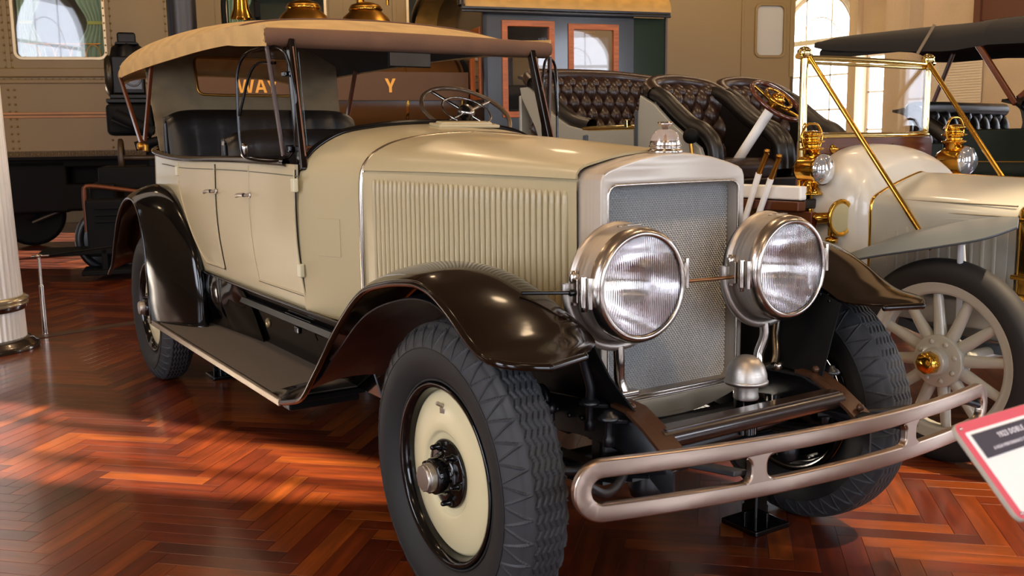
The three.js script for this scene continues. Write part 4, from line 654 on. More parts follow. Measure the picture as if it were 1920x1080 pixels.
  part('screen_frame', [box(0.03, 0.85, 0.05, 6.46, 2.55, -0.03, 0.006), box(0.48, 0.03, 0.05, 6.22, 2.14, -0.03, 0.006)], S(0x3c2f26, 0.3), cab);
  p('boiler_back', [box(0.5, 1.2, 1.2, 4.6, 1.5, zc, 0.05)], M.blackDull);
}
// ================================================================ the olive railway carriage (local x along its side, y up, side plane at z = 0)
{
  const t = thing('railway_carriage', 'long olive brown riveted railway carriage with curtained windows, along the back of the hall', 'railway carriage', [-0.4771, 0, -12.7854], -22 * PI / 180), p = (n, g, m, l) => part(n, g, m, t, l);
  const wins = [[0.12, 2.63, 1.28, 3.75], [2.93, 2.63, 4.3, 3.75], [5.5, 2.63, 6.8, 3.75], [10.95, 2.68, 11.42, 3.46]], L0 = -0.7, L1 = 11.6, H1 = 4.3;
  p('side', mv(prism([[L0, 1.28], [L1, 1.28], [L1, H1], [L0, H1]], 0.06, 0, wins.map((w) => roundRect(w[0], w[1], w[2], w[3], 0.09).reverse())), 0, 0, -0.06), olive, 'olive riveted side');
  p('far_side', box(L1 - L0, H1 - 1.28, 0.06, (L0 + L1) / 2, (H1 + 1.28) / 2, -2.8), olive);
  p('end_wall', [box(0.06, H1 - 1.28, 2.8, L1 - 0.03, (H1 + 1.28) / 2, -1.4), box(0.06, H1 - 1.28, 2.8, L0 + 0.03, (H1 + 1.28) / 2, -1.4)], olive);
  p('roof', sheet(linspace(L0, L1, 6).map((x) => linspace(0, PI, 15).map((a) => [x, H1 + 0.5 * Math.sin(a), -1.4 + 1.5 * Math.cos(a)])), 0.05), olive);
  p('floor', box(L1 - L0, 0.12, 2.8, (L0 + L1) / 2, 1.3, -1.4), M.blackDull);
  p('inner_wall', box(L1 - L0 - 0.2, 2.6, 0.03, (L0 + L1) / 2, 2.7, -1.5), S(0x4c5a48, 0.8));
  // upright seams, raised panel strips, window frames, ledges
  for (const [x, w, m] of [[0.02, 0.06, olive], [1.33, 0.07, olive], [2.12, 0.05, olive], [2.82, 0.08, olive], [4.46, 0.2, olive], [5.3, 0.06, olive], [8.9, 0.05, olive], [10.72, 0.04, olive], [11.56, 0.08, olive]]) p('seam_strip', box(w, H1 - 2.36, 0.014, x, (H1 + 2.36) / 2, 0.006, 0.003), m);
  p('window_ledge', [box(7.6, 0.12, 0.05, 3.1, 2.43, 0.02, 0.012), box(7.6, 0.05, 0.035, 3.1, 2.31, 0.014, 0.008)], olive);
  p('waist_rail', [box(3.2, 0.035, 0.03, 0.9, 1.875, 0.012, 0.008), box(3.2, 0.03, 0.02, 0.9, 1.83, 0.008, 0.006)], S(0xa8733a, 0.4), 'tan moulding along the side');
  wins.forEach((w, i) => {
    const f = p('window_frame', [mv(prism(roundRect(w[0] - 0.03, w[1] - 0.03, w[2] + 0.03, w[3] + 0.03, 0.11), 0.03, 0.006, [roundRect(w[0] + 0.012, w[1] + 0.012, w[2] - 0.012, w[3] - 0.012, 0.075).reverse()]), 0, 0, -0.015)], i === 3 ? olive : S(0xbfae8e, 0.35, { metalness: 0.4 }));
    part('pane', mv(prism(roundRect(w[0], w[1], w[2], w[3], 0.085), 0.008), 0, 0, -0.03), i === 3 ? S(0xa8a69c, 0.45) : M.shinyGlass, f, i === 3 ? 'pale blind behind the glass' : undefined);
  });
  const rv = [], rg = new THREE.SphereGeometry(0.015, 6, 4);
  for (let x = L0 + 0.1; x < 2.2; x += 0.09) rv.push([x, 1.315], [x, 2.335], [x, 2.47]);
  for (const x of [-0.02, 0.06, 1.29, 1.37, 2.1, 2.14]) for (let y = 1.4; y < 4.2; y += 0.1) if (y < 1.8 || y > 2.5 || x < 0.1) rv.push([x, y]);
  const im = finish(new THREE.InstancedMesh(rg, olive, rv.length)), m4 = new THREE.Matrix4(); rv.forEach((r, i) => im.setMatrixAt(i, m4.makeTranslation(r[0], r[1], r[1] < 1.4 ? 0.002 : 0.016))); im.name = 'rivets'; im.userData.kind = 'stuff'; t.add(im);
  // underframe and bogies
  p('underframe', [box(12, 0.14, 2.4, 5.4, 1.2, -1.4, 0.02), box(9, 0.4, 1.4, 5.5, 0.95, -1.4, 0.04)], M.blackDull);
  p('equipment_box', box(1.3, 0.75, 0.6, -0.05, 0.86, -0.5, 0.04), M.blackDull);
  for (const x of [0.75, 9]) { p('bogie_frame', [box(2.2, 0.28, 0.14, x, 0.72, -0.35, 0.04), box(0.5, 0.4, 0.2, x, 0.7, -0.3, 0.05), box(1.9, 0.5, 0.1, x, 0.95, -0.5, 0.03)], M.blackDull); for (const d of [-0.75, 0.75]) p('rail_wheel', [lathe([[0, -0.05], [0.44, -0.05], [0.46, -0.02], [0.46, 0.05], [0.4, 0.06], [0.12, 0.04], [0.1, 0.12], [0, 0.13]], 'z', x + d, 0.46, -0.55, 40)], M.blackDull); }
  for (const x of [0.06, 0.9]) for (const z of [-0.6]) p('brake_rod', rod([x, 0.35, z + 0.3], [x + 0.5, 0.55, z + 0.3], 0.02), S(0x40382e, 0.4));
  // curtains: own things, hung inside
  const curt = (x0, x1, tie, name, lab) => { const o = thing(name, lab, 'curtain', t.localToWorld(V((x0 + x1) / 2, 2.64, -0.16)).toArray(), -22 * PI / 180); const w = (x1 - x0), rows = linspace(0, 1, 18).map((v) => linspace(0, 1, 40).map((u) => { const k = 1 - 0.45 * Math.exp(-(((v - 0.42) / 0.22) ** 2)), x = tie < 0 ? -w / 2 + u * w * k : w / 2 - (1 - u) * w * k; return [x, v * 1.15, 0.022 * Math.sin(u * 34 + v * 1.2)]; })); part('cloth', sheet(rows, 0.004), S(0x9cc2a4, 0.8, { transmission: 0.3, thickness: 0 }), o); part('tie_band', box(w * 0.55, 0.05, 0.07, tie * w * 0.22, 0.48, 0.0, 0.012), S(0x9aa850, 0.7), o); };
  t.updateMatrixWorld(true);
  curt(0.14, 0.48, -1, 'window_curtain', 'pale green tied curtain at the left side of the carriage window beside the white column');
  curt(0.86, 1.26, 1, 'window_curtain', 'pale green tied curtain at the right side of the carriage window beside the white column');
  curt(2.95, 3.3, -1, 'window_curtain', 'pale green curtain in the carriage window just behind the brass bell');
  const gr = thing('window_guard', 'low brass scroll guard across the foot of the curtained carriage window', 'guard', t.localToWorld(V(0.7, 2.64, -0.1)).toArray(), -22 * PI / 180);
  part('rail', rod([-0.5, 0.19, 0], [0.5, 0.19, 0], 0.01), M.brassDull, gr); for (let i = 0; i < 5; i++) part('scroll', tube(linspace(0, PI, 14).map((a) => [-0.4 + i * 0.2 + 0.095 * Math.cos(a), 0.015 + 0.16 * Math.sin(a), 0]), 0.007, 24), M.brassDull, gr);
}
// ================================================================ white fluted column, barrier, sign
{
  const t = thing('fluted_column', 'white fluted iron column with dark gilded rings at its foot, at the left edge', 'column', [-1.585, 0, -5.25]), R = 0.315;
  const fl = []; const prof = [[0.30, 0.34], [0.29, 0.6], [0.262, 2.4], [0.24, 6.6]];
  const ring = (y, r, dep, n = 40) => linspace(0, 1, n * 6 + 1).map((u) => { const a = u * 2 * PI, q = r - dep * Math.abs(Math.sin(a * n / 2)) ** 1.5; return [q * Math.cos(a), y, q * Math.sin(a)]; });
  part('shaft', gridGeo([[0.36, 0.3], [0.6, 0.293], [1.5, 0.276], [3, 0.26], [6.58, 0.235]].map(([y, r]) => ring(y, r, 0.014))), M.white, t);
  part('plinth', gridGeo([[0.07, 0.305], [0.28, 0.3]].map(([y, r]) => ring(y, r, 0.01, 48))), M.white, t);
  part('ring', lathe([[0.3, 0.27], [0.312, 0.275], [0.318, 0.29], [0.316, 0.31]], 'y', 0, 0, 0, 64), S(0x2c0f0a, 0.2, { clearcoat: 1 }), t, 'dark red ring');
  part('ring', [torus(0.318, 0.012, 'y', 0, 0.318, 0, 64), lathe([[0.31, 0.325], [0.33, 0.335], [0.335, 0.352], [0.315, 0.368], [0.3, 0.372]], 'y', 0, 0, 0, 64)], S(0xd2c6a6, 0.2, { metalness: 0.7 }), t, 'pale gilded ring');
  part('foot', [lathe([[0.3, 0.08], [0.32, 0.075], [0.345, 0.06], [0.36, 0.04], [0.375, 0.035], [0.385, 0.015], [0.38, 0]], 'y', 0, 0, 0, 64)], S(0x40362c, 0.2, { metalness: 0.5, clearcoat: 1 }), t);
  const b = thing('barrier_post', 'slim nickel barrier post with a thin rod, standing beside the white column', 'barrier', [-1.124, 0, -5.6]);
  part('post', [lathe([[0.022, 0.0], [0.018, 0.012], [0.016, 0.35], [0.018, 0.36], [0.016, 0.37], [0.011, 0.38], [0.01, 0.57], [0.013, 0.58], [0.013, 0.6], [0, 0.605]], 'y', 0, 0, 0, 20)], M.nickel, b);
  part('cap', [ball(0.022, 0, 0.592, 0, 1.3, 0.7, 1), rod([-0.05, 0.59, 0], [0.07, 0.59, 0], 0.008)], M.nickel, b);
  part('rail', rod([0.06, 0.59, 0], [0.62, 0.6, -0.3], 0.008), M.blackDull, b, 'thin black rod');
  const s = struct('trim_4', [mv(rot(box(2.1, 0.006, 0.13, 0, 0, 0), 0, 0.25, 0), -0.25, 0.003, -5.72)], S(0x4a3830, 0.35)); 
  const g = thing('information_panel', 'tilted information panel with red border, white sheet and dark heading strip, in the right foreground', 'sign', [0, 0, 0]);
  // panel axes: u along the top edge, v down the sheet
  const TL = V(-0.9963, 1.0287, 1.6814), u = V(1, 0, -0.015).normalize(), v = V(0.011, -0.7145, 0.6995).normalize(), nrm = u.clone().cross(v).negate().normalize();
  g.position.set(-0.85, 0, 1.75);
  const mat4 = new THREE.Matrix4().makeBasis(u, v.clone().negate(), nrm).setPosition(TL.x + 0.85, TL.y, TL.z - 1.75), put = (geo) => geo.applyMatrix4(mat4), h = 0.128, w = 0.3;
  const face = part('board', [put(mv(prism(roundRect(0, -h, w, 0, 0.012), 0.004, 0.0012), 0, 0, -0.006))], S(0xa8a090, 0.5), g, 'clear-edged board');
  part('border', put(mv(prism(roundRect(0.001, -h + 0.001, w - 0.001, -0.001, 0.011), 0.0012), 0, 0, -0.001)), S(0xdc5664, 0.5), g, 'red border');
  part('sheet', put(mv(prism(roundRect(0.011, -h + 0.009, w - 0.011, -0.014, 0.002, 2), 0.0008), 0, 0, 0.0003)), S(0xf6f4ef, 0.6), g, 'white paper sheet');
  const cv = document.createElement('canvas'); cv.width = 512; cv.height = 64; const cx = cv.getContext('2d'); cx.fillStyle = '#3a3440'; cx.fillRect(0, 0, 512, 64); cx.fillStyle = '#e9e6ec'; cx.font = 'bold 20px sans-serif'; cx.fillText('1923 DOBLE', 88, 26); cx.font = 'bold 11px sans-serif'; cx.fillText('A HIGH PERFORMANCE STEAM AUTOMOBILE', 44, 50);
  const tx = new THREE.CanvasTexture(cv); tx.colorSpace = THREE.SRGBColorSpace;
  const strip = new THREE.BoxGeometry(0.262, 0.032, 0.0008); part('heading', put(mv(strip, 0.018 + 0.131, -0.0345, 0.0016)), S(0xffffff, 0.6, { map: tx }), g, 'dark heading strip with pale print');
  part('screw', [[0.008, -0.008], [0.008, -h + 0.008]].map(([a, b2]) => put(mv(new THREE.SphereGeometry(0.0022, 10, 6), a, b2, 0.001))), M.nickel, g);
  const foot = part('stand', [rod([TL.x + 0.85 + 0.15, 0.02, 0], [TL.x + 0.85 + 0.15, TL.y - 0.055, 0], 0.018), lathe([[0.16, 0], [0.16, 0.012], [0.03, 0.022], [0.02, 0.04]], 'y', TL.x + 0.85 + 0.15, 0, 0, 36)], M.blackDull, g);
}
// ================================================================ the white open car with buttoned black seats (same heading, to the right)
const wheelKit = (() => {           // wooden-spoked wheel, outward = +x
  const tire = lathe([[0.335, -0.045], [0.36, -0.055], [0.395, -0.055], [0.42, -0.04], [0.432, -0.018], [0.4345, 0], [0.432, 0.018], [0.42, 0.04], [0.395, 0.055], [0.36, 0.055], [0.335, 0.045]], 'x', 0, 0, 0, 80);
  const rim = lathe([[0.285, -0.03], [0.33, -0.04], [0.343, -0.045], [0.343, 0.045], [0.33, 0.044], [0.318, 0.036], [0.3, 0.034], [0.288, 0.03], [0.284, 0.018], [0.285, -0.03]], 'x', 0, 0, 0, 80);
  const spoke = along(new THREE.CylinderGeometry(0.0175, 0.025, 0.2, 14).scale(1, 1, 1.15), [0, 0.095, 0], [0, 0.295, 0]);
  const plate = [lathe([[0, 0.045], [0.05, 0.046], [0.108, 0.04], [0.112, 0.03], [0.112, -0.03], [0, -0.04]], 'x', 0, 0, 0, 48), lathe([[0.06, 0.044], [0.058, 0.07], [0.05, 0.082], [0, 0.083]], 'x', 0, 0, 0, 36)];
  const bolt = ball(0.012, 0.042, 0, 0, 0.7, 1, 1, 10), cap = lathe([[0.046, 0.078], [0.049, 0.085], [0.049, 0.11], [0.043, 0.125], [0.025, 0.135], [0, 0.137]], 'x', 0, 0, 0, 8);
  return { tire, rim, spoke, plate, bolt, cap };
})();
function spokedWheel(parent, x, y, z, flip, paint) {
  const w = part('wheel', null, null, parent); w.position.set(x, y, z); w.rotation.y = flip ? PI : 0;
  part('tire', wheelKit.tire, M.rubber, w, 'smooth black tire'); part('rim', wheelKit.rim, paint, w);
  for (let i = 0; i < 12; i++) { const s = part('spoke', wheelKit.spoke, paint, w); s.rotation.x = i * PI / 6 + 0.12; }
  part('hub_plate', wheelKit.plate, paint, w); for (let i = 0; i < 8; i++) { const b = part('bolt', wheelKit.bolt, paint, w), a = i * PI / 4 + 0.3; b.position.set(0, 0.085 * Math.cos(a), 0.085 * Math.sin(a)); }
  part('hub_cap', wheelKit.cap, M.brass, w); return w;
}
function tufted(x0, x1, y0, y1, z, lean, rowsN, pitch, bow = 0) {      // buttoned leather back facing +z
  const n = Math.round((x1 - x0) / pitch * 12), m = rowsN * 14, rows = [];
  for (let i = 0; i <= n; i++) { const u = i / n, x = lerp(x0, x1, u), r = [];
    for (let j = 0; j <= m; j++) { const v = j / m, a = (x - x0) / pitch, b = v * rowsN, f = Math.sqrt(Math.abs(Math.sin(PI * (a + b) / 1)) * Math.abs(Math.sin(PI * (a - b) / 1)) + 0.0), pl = Math.abs(Math.sin(PI * a)) ** 0.6;
      const d = v < 0.45 ? lerp(pl, f, v / 0.45) : f; const top = v > 0.9 ? -(((v - 0.9) / 0.1) ** 2) * 0.09 : 0;
      r.push([x, lerp(y0, y1, v) + 0.012 * Math.sin(a * PI) ** 2 * (v > 0.85 ? 1 : 0), z + 0.045 * d - lean * v + top + bow * (2 * u - 1) ** 4]); }
    rows.push(r); }
  return sheet(rows, -0.02);
}
function brassLamp(o, x, y, z, k = 1) {
  const l = part('side_lamp', null, null, o, 'brass side lamp with crystal lens'); l.position.set(x, y, z); l.scale.setScalar(k);
  part('body', [lathe([[0, -0.1], [0.05, -0.095], [0.07, -0.06], [0.072, 0.03], [0.078, 0.04], [0.078, 0.055]], 'z', 0, 0, 0, 36), lathe([[0.04, 0.06], [0.042, 0.09], [0.06, 0.095], [0.06, 0.103], [0.04, 0.107], [0.04, 0.125], [0.062, 0.13], [0.062, 0.138], [0.04, 0.142], [0.038, 0.16], [0.055, 0.166], [0.05, 0.178], [0.02, 0.187], [0, 0.188]], 'y', 0, 0, -0.02, 32), lathe([[0, -0.235], [0.015, -0.23], [0.018, -0.2], [0.012, -0.19], [0.014, -0.13], [0.058, -0.128], [0.062, -0.12], [0.045, -0.105], [0.05, -0.1], [0.035, -0.085], [0.04, -0.08], [0.03, -0.06]], 'y', 0, 0, -0.02, 32), tube([[0.06, 0.11, -0.02], [0.075, 0.16, -0.02], [0.04, 0.215, -0.02], [0, 0.222, -0.02], [-0.04, 0.215, -0.02], [-0.075, 0.16, -0.02], [-0.06, 0.11, -0.02]], 0.006, 40)], M.brass, l);
  part('lens', lathe([[0.076, 0.05], [0.07, 0.07], [0.05, 0.086], [0.025, 0.094], [0, 0.096]], 'z', 0, 0, 0, 36), S(0xe8eef6, 0.05, { metalness: 0.85 }), l, 'silvery bulging lens');
  part('bracket', [rod([0, -0.23, -0.02], [0, -0.29, -0.02], 0.011), box(0.04, 0.014, 0.04, 0, -0.29, -0.02, 0.005)], M.brass, l);
}
{
  const t = thing('open_car', 'white open antique car with brass windshield, brass lamps and buttoned black leather seats', 'car'), p = (n, g, m, l) => part(n, g, m, t, l), bx = 1.77, fx = 2.88, cx = 2.32;
  // hood, cowl, dash
  const hs = [[1.955, 0.69], [1.955, 0.9], [1.955, 1.04], [1.968, 1.068], [2.0, 1.085], [2.14, 1.135], [2.3, 1.178], [2.32, 1.181]], mir = (q) => q.concat(q.slice(0, -1).reverse().map((a) => [2 * cx - a[0], a[1]]));
  const hsec = resample(smoothLine(mir(hs), 120).map((a) => [a[0], a[1]]), 61), at = (sec, z, k = 1, dy = 0) => sec.map((a) => [cx + (a[0] - cx) * k, a[1] + dy, z]);
  p('hood', sheet([at(hsec, 0.07, 0.98, -0.012), at(hsec, -0.3, 1, 0), at(hsec, -0.64, 1.02, 0.01)], 0.008), M.palegrey);
  const side = part('hood_side', box(0.006, 0.3, 0.66, 1.948, 0.86, -0.29, 0.002), M.palegrey, t);
  for (let i = 0; i < 11; i++) { const l = part('louver', lathe([[0, 0], [0.008, 0.008], [0.011, 0.03], [0.011, 0.2], [0.008, 0.222], [0, 0.23]], 'y', 0, 0, 0, 10).scale(0.6, 1, 1), M.palegrey, side); l.position.set(1.947, 0.74, -0.02 - i * 0.053); }
  p('hood_trim', [tube(at(hsec, -0.645, 1.025, 0.012), 0.011, 120, false, 8), tube([[cx, 1.19, -0.64], [cx, 1.182, -0.3], [cx, 1.17, 0.07]], 0.008, 20)], M.brass);
  for (const q of [[[1.972, 1.075, 0.06], [1.968, 1.082, -0.64]], [[1.952, 1.03, 0.06], [1.95, 1.035, -0.64]]]) p('hood_seam', tube(q, 0.0035, 10), S(0x7d7460, 0.4));
  const cs = mir([[1.86, 0.72], [1.855, 0.95], [1.87, 1.1], [1.915, 1.2], [2.0, 1.275], [2.14, 1.318], [2.3, 1.33], [2.32, 1.33]]), csec = resample(smoothLine(cs, 120).map((a) => [a[0], a[1]]), 61), rows = [];
  for (let i = 0; i <= 10; i++) { const s = i / 10, e = Math.sqrt(1 - (1 - s) ** 2); rows.push(hsec.map((a, j) => [lerp(cx + (a[0] - cx) * 1.02, csec[j][0], e), lerp(a[1] + 0.01, csec[j][1], e), lerp(-0.655, -0.94, s)])); }
  p('cowl', sheet(rows, 0.01), M.ivory, 'bulbous white cowl');
  p('dash_board', [mv(prism(roundRect(1.8, 0.95, 2.85, 1.375, 0.03), 0.035, 0.006), 0, 0, -0.985)], M.wood, 'reddish wooden dash board');
  p('dash_trim', [tube(roundRect(1.8, 0.95, 2.85, 1.375, 0.03).map((a) => [a[0], a[1], -0.965]), 0.009, 80, true, 8), ...[2.02, 2.5].map((x) => lathe([[0.022, -0.94], [0.012, -0.93], [0.008, -0.915], [0, -0.912]], 'z', x, 1.318, 0, 12))], M.brass);
  // brass windshield
  const ws = p('windshield', null);
  part('frame', [tube(roundRect(1.815, 1.39, 2.8, 1.762, 0.03, 4).map((a) => [a[0], a[1], -0.96]), 0.015, 160, true, 10), tube([[1.815, 1.74, -0.96], [2.8, 1.74, -0.96]], 0.008, 4), tube([[1.815, 1.385, -0.945], [2.8, 1.385, -0.945]], 0.014, 4)], M.brassPale, ws);
  part('post', [1.81, 2.805].flatMap((x) => [rod([x, 1.2, -0.965], [x, 1.78, -0.965], 0.02), lathe([[0.02, 1.76], [0.035, 1.775], [0.035, 1.8], [0.02, 1.815], [0, 1.82]], 'y', x, 0, -0.965, 16), rod([x - 0.05, 1.77, -0.965], [x + 0.05, 1.77, -0.965], 0.015)]), M.brassPale, ws);
  part('glass', box(0.98, 0.36, 0.006, 2.3075, 1.575, -0.96), M.glass, ws);
  p('windshield_stay', rod([1.83, 1.765, -0.95], [1.955, 0.86, -0.32], 0.013), M.brass); p('windshield_stay', rod([2.79, 1.765, -0.95], [2.7, 1.1, -0.395], 0.013), M.brass);
  brassLamp(t, 1.83, 1.222, -0.9); brassLamp(t, 2.86, 1.24, -0.8, 1.05);
  // horn
  const hn = p('horn', [lathe([[0.05, -0.01], [0.088, 0.0], [0.092, 0.012], [0.086, 0.02], [0.06, 0.012], [0.03, -0.02], [0.02, -0.04]], 'z', 1.83, 0.99, -0.74, 40), tube([[1.83, 0.99, -0.76], [1.82, 0.985, -0.82], [1.8, 0.98, -0.86], [1.78, 0.97, -0.86]], 0.028, 24), rod([1.83, 0.9, -0.78], [1.83, 0.98, -0.78], 0.02), lathe([[0, 0.86], [0.03, 0.865], [0.03, 0.89], [0, 0.9]], 'y', 1.83, 0, -0.78, 20)], M.brass, 'round brass horn');
  part('mesh', lathe([[0, 0.008], [0.08, 0.01]], 'z', 1.83, 0.99, -0.735, 30), S(0xcfc59c, 0.4, { metalness: 0.6 }), hn);
  // steering wheel
  const sw = p('steering_wheel', null); sw.position.set(2.06, 1.575, -1.36); sw.rotation.set(-0.85, 0.1, 0);
  part('rim', torus(0.155, 0.013, 'z', 0, 0, 0, 50), S(0x4a1d0e, 0.2, { clearcoat: 1 }), sw); part('spokes', [...[0, 1, 2, 3].map((i) => rod([0, 0, -0.02], [0.15 * Math.cos(i * PI / 2 + 0.6), 0.15 * Math.sin(i * PI / 2 + 0.6), 0], 0.009)), lathe([[0, -0.05], [0.04, -0.045], [0.04, 0.02], [0.02, 0.04], [0, 0.042]], 'z', 0, 0, 0, 20), torus(0.08, 0.008, 'z', 0, 0, 0.02, 30)], M.brass, sw); part('column', rod([0, 0, -0.04], [0, -0.05, -0.62], 0.028), M.white, sw);
  // seats: rear bench, two front buckets
  const rear = p('rear_seat', null); part('back', tufted(bx, fx, 1.3, 1.82, -3.28, 0.08, 3, 0.105, -0.02), M.leatherBrown, rear); part('top_roll', tube([[bx - 0.02, 1.77, -3.24], [bx + 0.03, 1.825, -3.36], [bx + 0.3, 1.842, -3.41], [cx, 1.846, -3.42], [fx - 0.3, 1.842, -3.41], [fx, 1.815, -3.35]], 0.05, 60), M.leatherBrown, rear); part('cushion', box(fx - bx - 0.1, 0.2, 0.5, cx, 1.25, -3.0, 0.07), M.leatherBrown, rear);
  for (const x of [bx, fx]) part('arm_roll', tube([[x, 1.785, -3.29], [x, 1.71, -3.14], [x, 1.6, -2.98], [x, 1.515, -2.8], [x, 1.475, -2.62]], 0.042, 40), M.leather, rear);
  for (const [k, a, b] of [[0, 1.79, 2.3], [1, 2.36, 2.87]]) {
    const s = part('front_seat', null, null, t); part('back', tufted(a, b, 1.2, 1.69, -2.02, 0.1, 3, 0.1, 0.06), M.leatherBrown, s); part('top_roll', tube([[a - 0.02, 1.64, -2.02], [a + 0.03, 1.695, -2.12], [(a + b) / 2, 1.725, -2.17], [b - 0.03, 1.695, -2.12], [b + 0.02, 1.64, -2.02]], 0.045, 40), M.leatherBrown, s);
    for (const [x, sgn] of [[a, 1], [b, -1]]) { part('arm_roll', tube([[x - 0.01, 1.665, -2.09], [x - 0.01, 1.62, -1.96], [x - 0.01, 1.53, -1.83], [x - 0.01, 1.46, -1.72], [x - 0.01, 1.42, -1.62], [x - 0.01, 1.34, -1.54], [x - 0.01, 1.2, -1.52]], 0.044, 50), M.leather, s); part('side', sheet([[-2.05, 1.64], [-1.95, 1.58], [-1.83, 1.5], [-1.72, 1.42], [-1.6, 1.36], [-1.55, 1.2]].map(([z, y]) => [[x + sgn * 0.02, 1.1, z], [x + sgn * 0.02, y, z]]), 0.01), M.leather, s); }
    part('cushion', box(b - a - 0.06, 0.16, 0.5, (a + b) / 2, 1.19, -1.75, 0.06), M.leatherBrown, s);
  }
  // body sides and sills
  for (const x of [bx - 0.04, fx + 0.03]) {
    p('front_panel', [mv(prism([[-2.16, 1.06], [-1.55, 1.06], [-1.54, 1.2], [-1.6, 1.33], [-1.72, 1.4], [-1.85, 1.48], [-1.98, 1.58], [-2.1, 1.635], [-2.14, 1.4]], 0.02, 0.004).rotateY(-PI / 2), x + 0.02, 0, 0)], M.palegrey);
    p('rear_panel', [mv(prism([[-3.04, 1.0], [-2.16, 1.0], [-2.16, 1.44], [-2.6, 1.44], [-2.82, 1.48], [-3.0, 1.56], [-3.15, 1.67], [-3.28, 1.75], [-3.38, 1.75], [-3.36, 1.68], [-3.2, 1.48], [-3.1, 1.3]], 0.02, 0.004).rotateY(-PI / 2), x + 0.02, 0, 0)], M.palegrey);
    p('door_rail', [rod([x + 0.01, 1.455, -2.66], [x + 0.01, 1.452, -2.15], 0.016), box(0.03, 0.05, 0.03, x, 1.475, -2.22, 0.006)], M.brassPale); p('door_line', [box(0.006, 0.4, 0.012, x - 0.002, 1.22, -2.62, 0.002), box(0.008, 0.5, 0.03, x - 0.004, 1.3, -2.13, 0.002), box(0.02, 0.05, 0.04, x - 0.01, 1.39, -2.62, 0.006)], M.greyUnder);
    p('sill', box(0.05, 0.07, 2.8, x + 0.03, 1.105, -2.3, 0.01), M.white); p('wood_sill', [box(0.06, 0.05, 1.3, x + 0.02, 1.04, -1.55, 0.008), box(0.04, 0.09, 2.9, x + 0.05, 0.97, -2.3, 0.006)], M.wood);
  }
  p('floor', [box(1.1, 0.05, 2.9, cx, 1.05, -2.35, 0.01), box(1.0, 0.12, 0.03, cx, 1.1, -1.42, 0.01)], S(0x1d1512, 0.4)); p('back_panel', box(1.14, 0.7, 0.03, cx, 1.35, -3.42, 0.01), M.palegrey);
  for (const [k, z, y] of [[0, -1.14, 1.27], [1, -1.06, 1.245]]) { const l = part('brake_lever', rod([1.7, 0.93, z - 0.1], [1.7, y - 0.07, z], 0.016), M.white, t); part('grip', [rod([1.7, y - 0.07, z], [1.7, y + 0.03, z + 0.05], 0.013), lathe([[0, 0], [0.016, 0.004], [0.014, 0.02], [0, 0.024]], 'y', 1.7, y + 0.03, z + 0.05, 12)], M.brassDull, l); }
  const hb = p('horn_bulb', ball(0.043, 1.68, 1.395, -1.62), M.blackDull); part('stem', rod([1.68, 1.36, -1.62], [1.69, 1.2, -1.6], 0.011), M.brassDull, hb);
  // front fenders, wheels, chassis
  const fe = (near, far, sgn) => { const n = 24, a = smoothLine(near, n), b = smoothLine(far, n); return sheet(a.map((q, i) => linspace(0, 1, 7).map((s) => { const x = lerp(q[0], b[i][0], s), h = 0.02 * Math.sin(PI * s); return [sgn < 0 ? 2 * cx - x : x, lerp(q[1], b[i][1], s) + h, lerp(q[2], b[i][2], s)]; })), 0.006 * sgn); };
  const nearE = [[1.56, 0.66, -0.9], [1.56, 0.78, -0.62], [1.56, 0.855, -0.35], [1.56, 0.895, -0.17], [1.56, 0.932, -0.0], [1.57, 0.975, 0.17], [1.62, 1.02, 0.262]], farE = [[1.86, 0.7, -0.9], [1.86, 0.83, -0.62], [1.86, 0.945, -0.37], [1.86, 0.985, -0.22], [1.86, 1.017, -0.08], [1.84, 1.04, 0.08], [1.75, 1.045, 0.19]];
  for (const s of [1, -1]) { const f = part('front_fender', fe(nearE, farE, s), M.greyUnder, t); const X = (x) => (s < 0 ? 2 * cx - x : x); part('stay', [bar([X(1.85), 0.99, -0.075], [X(1.6), 0.945, 0.06], 0.02, 0.014), bar([X(1.72), 0.968, 0.0], [X(1.67), 0.995, 0.185], 0.018, 0.014), rod([X(1.62), 0.945, 0.03], [X(1.72), 0.55, -0.02], 0.012), rod([X(1.86), 0.98, -0.12], [X(1.9), 0.6, -0.1], 0.01)], S(0xb4b8ba, 0.4), f); part('edge_bead', tube((s < 0 ? nearE.map((q) => [X(q[0]), q[1], q[2]]) : nearE), 0.006, 40, false, 8), M.greyUnder, f); }
  for (const [x, fl] of [[1.66, 1], [2.98, 0]]) for (const z of [-0.05, -2.95]) spokedWheel(t, x, 0.4345, z, fl, M.palegrey);
  for (const x of [1.6, 3.04]) p('rear_fender', sheet(linspace(-0.2, PI * 0.95, 22).map((a) => [[x - 0.12, 0.46 + 0.52 * Math.sin(a), -2.95 + 0.52 * Math.cos(a)], [x + 0.12, 0.46 + 0.52 * Math.sin(a), -2.95 + 0.52 * Math.cos(a)]]), 0.006), M.palegrey);
  p('running_board', [box(0.3, 0.03, 1.7, 1.66, 0.45, -1.5, 0.006)], M.greyUnder);
  p('chassis', [box(0.08, 0.12, 3.6, 2.02, 0.58, -1.4, 0.01), box(0.08, 0.12, 3.6, 2.62, 0.58, -1.4, 0.01), rod([1.72, 0.42, -0.05], [2.92, 0.42, -0.05], 0.03), box(0.5, 0.2, 0.6, cx, 0.55, -0.3, 0.04)], M.palegrey);
  for (const x of [2.02, 2.62]) p('leaf_spring', sheet(linspace(-0.45, 0.45, 10).map((z) => [[x - 0.025, 0.46 + 0.3 * z * z, z - 0.05], [x + 0.025, 0.46 + 0.3 * z * z, z - 0.05]]), 0.04), M.greyUnder);
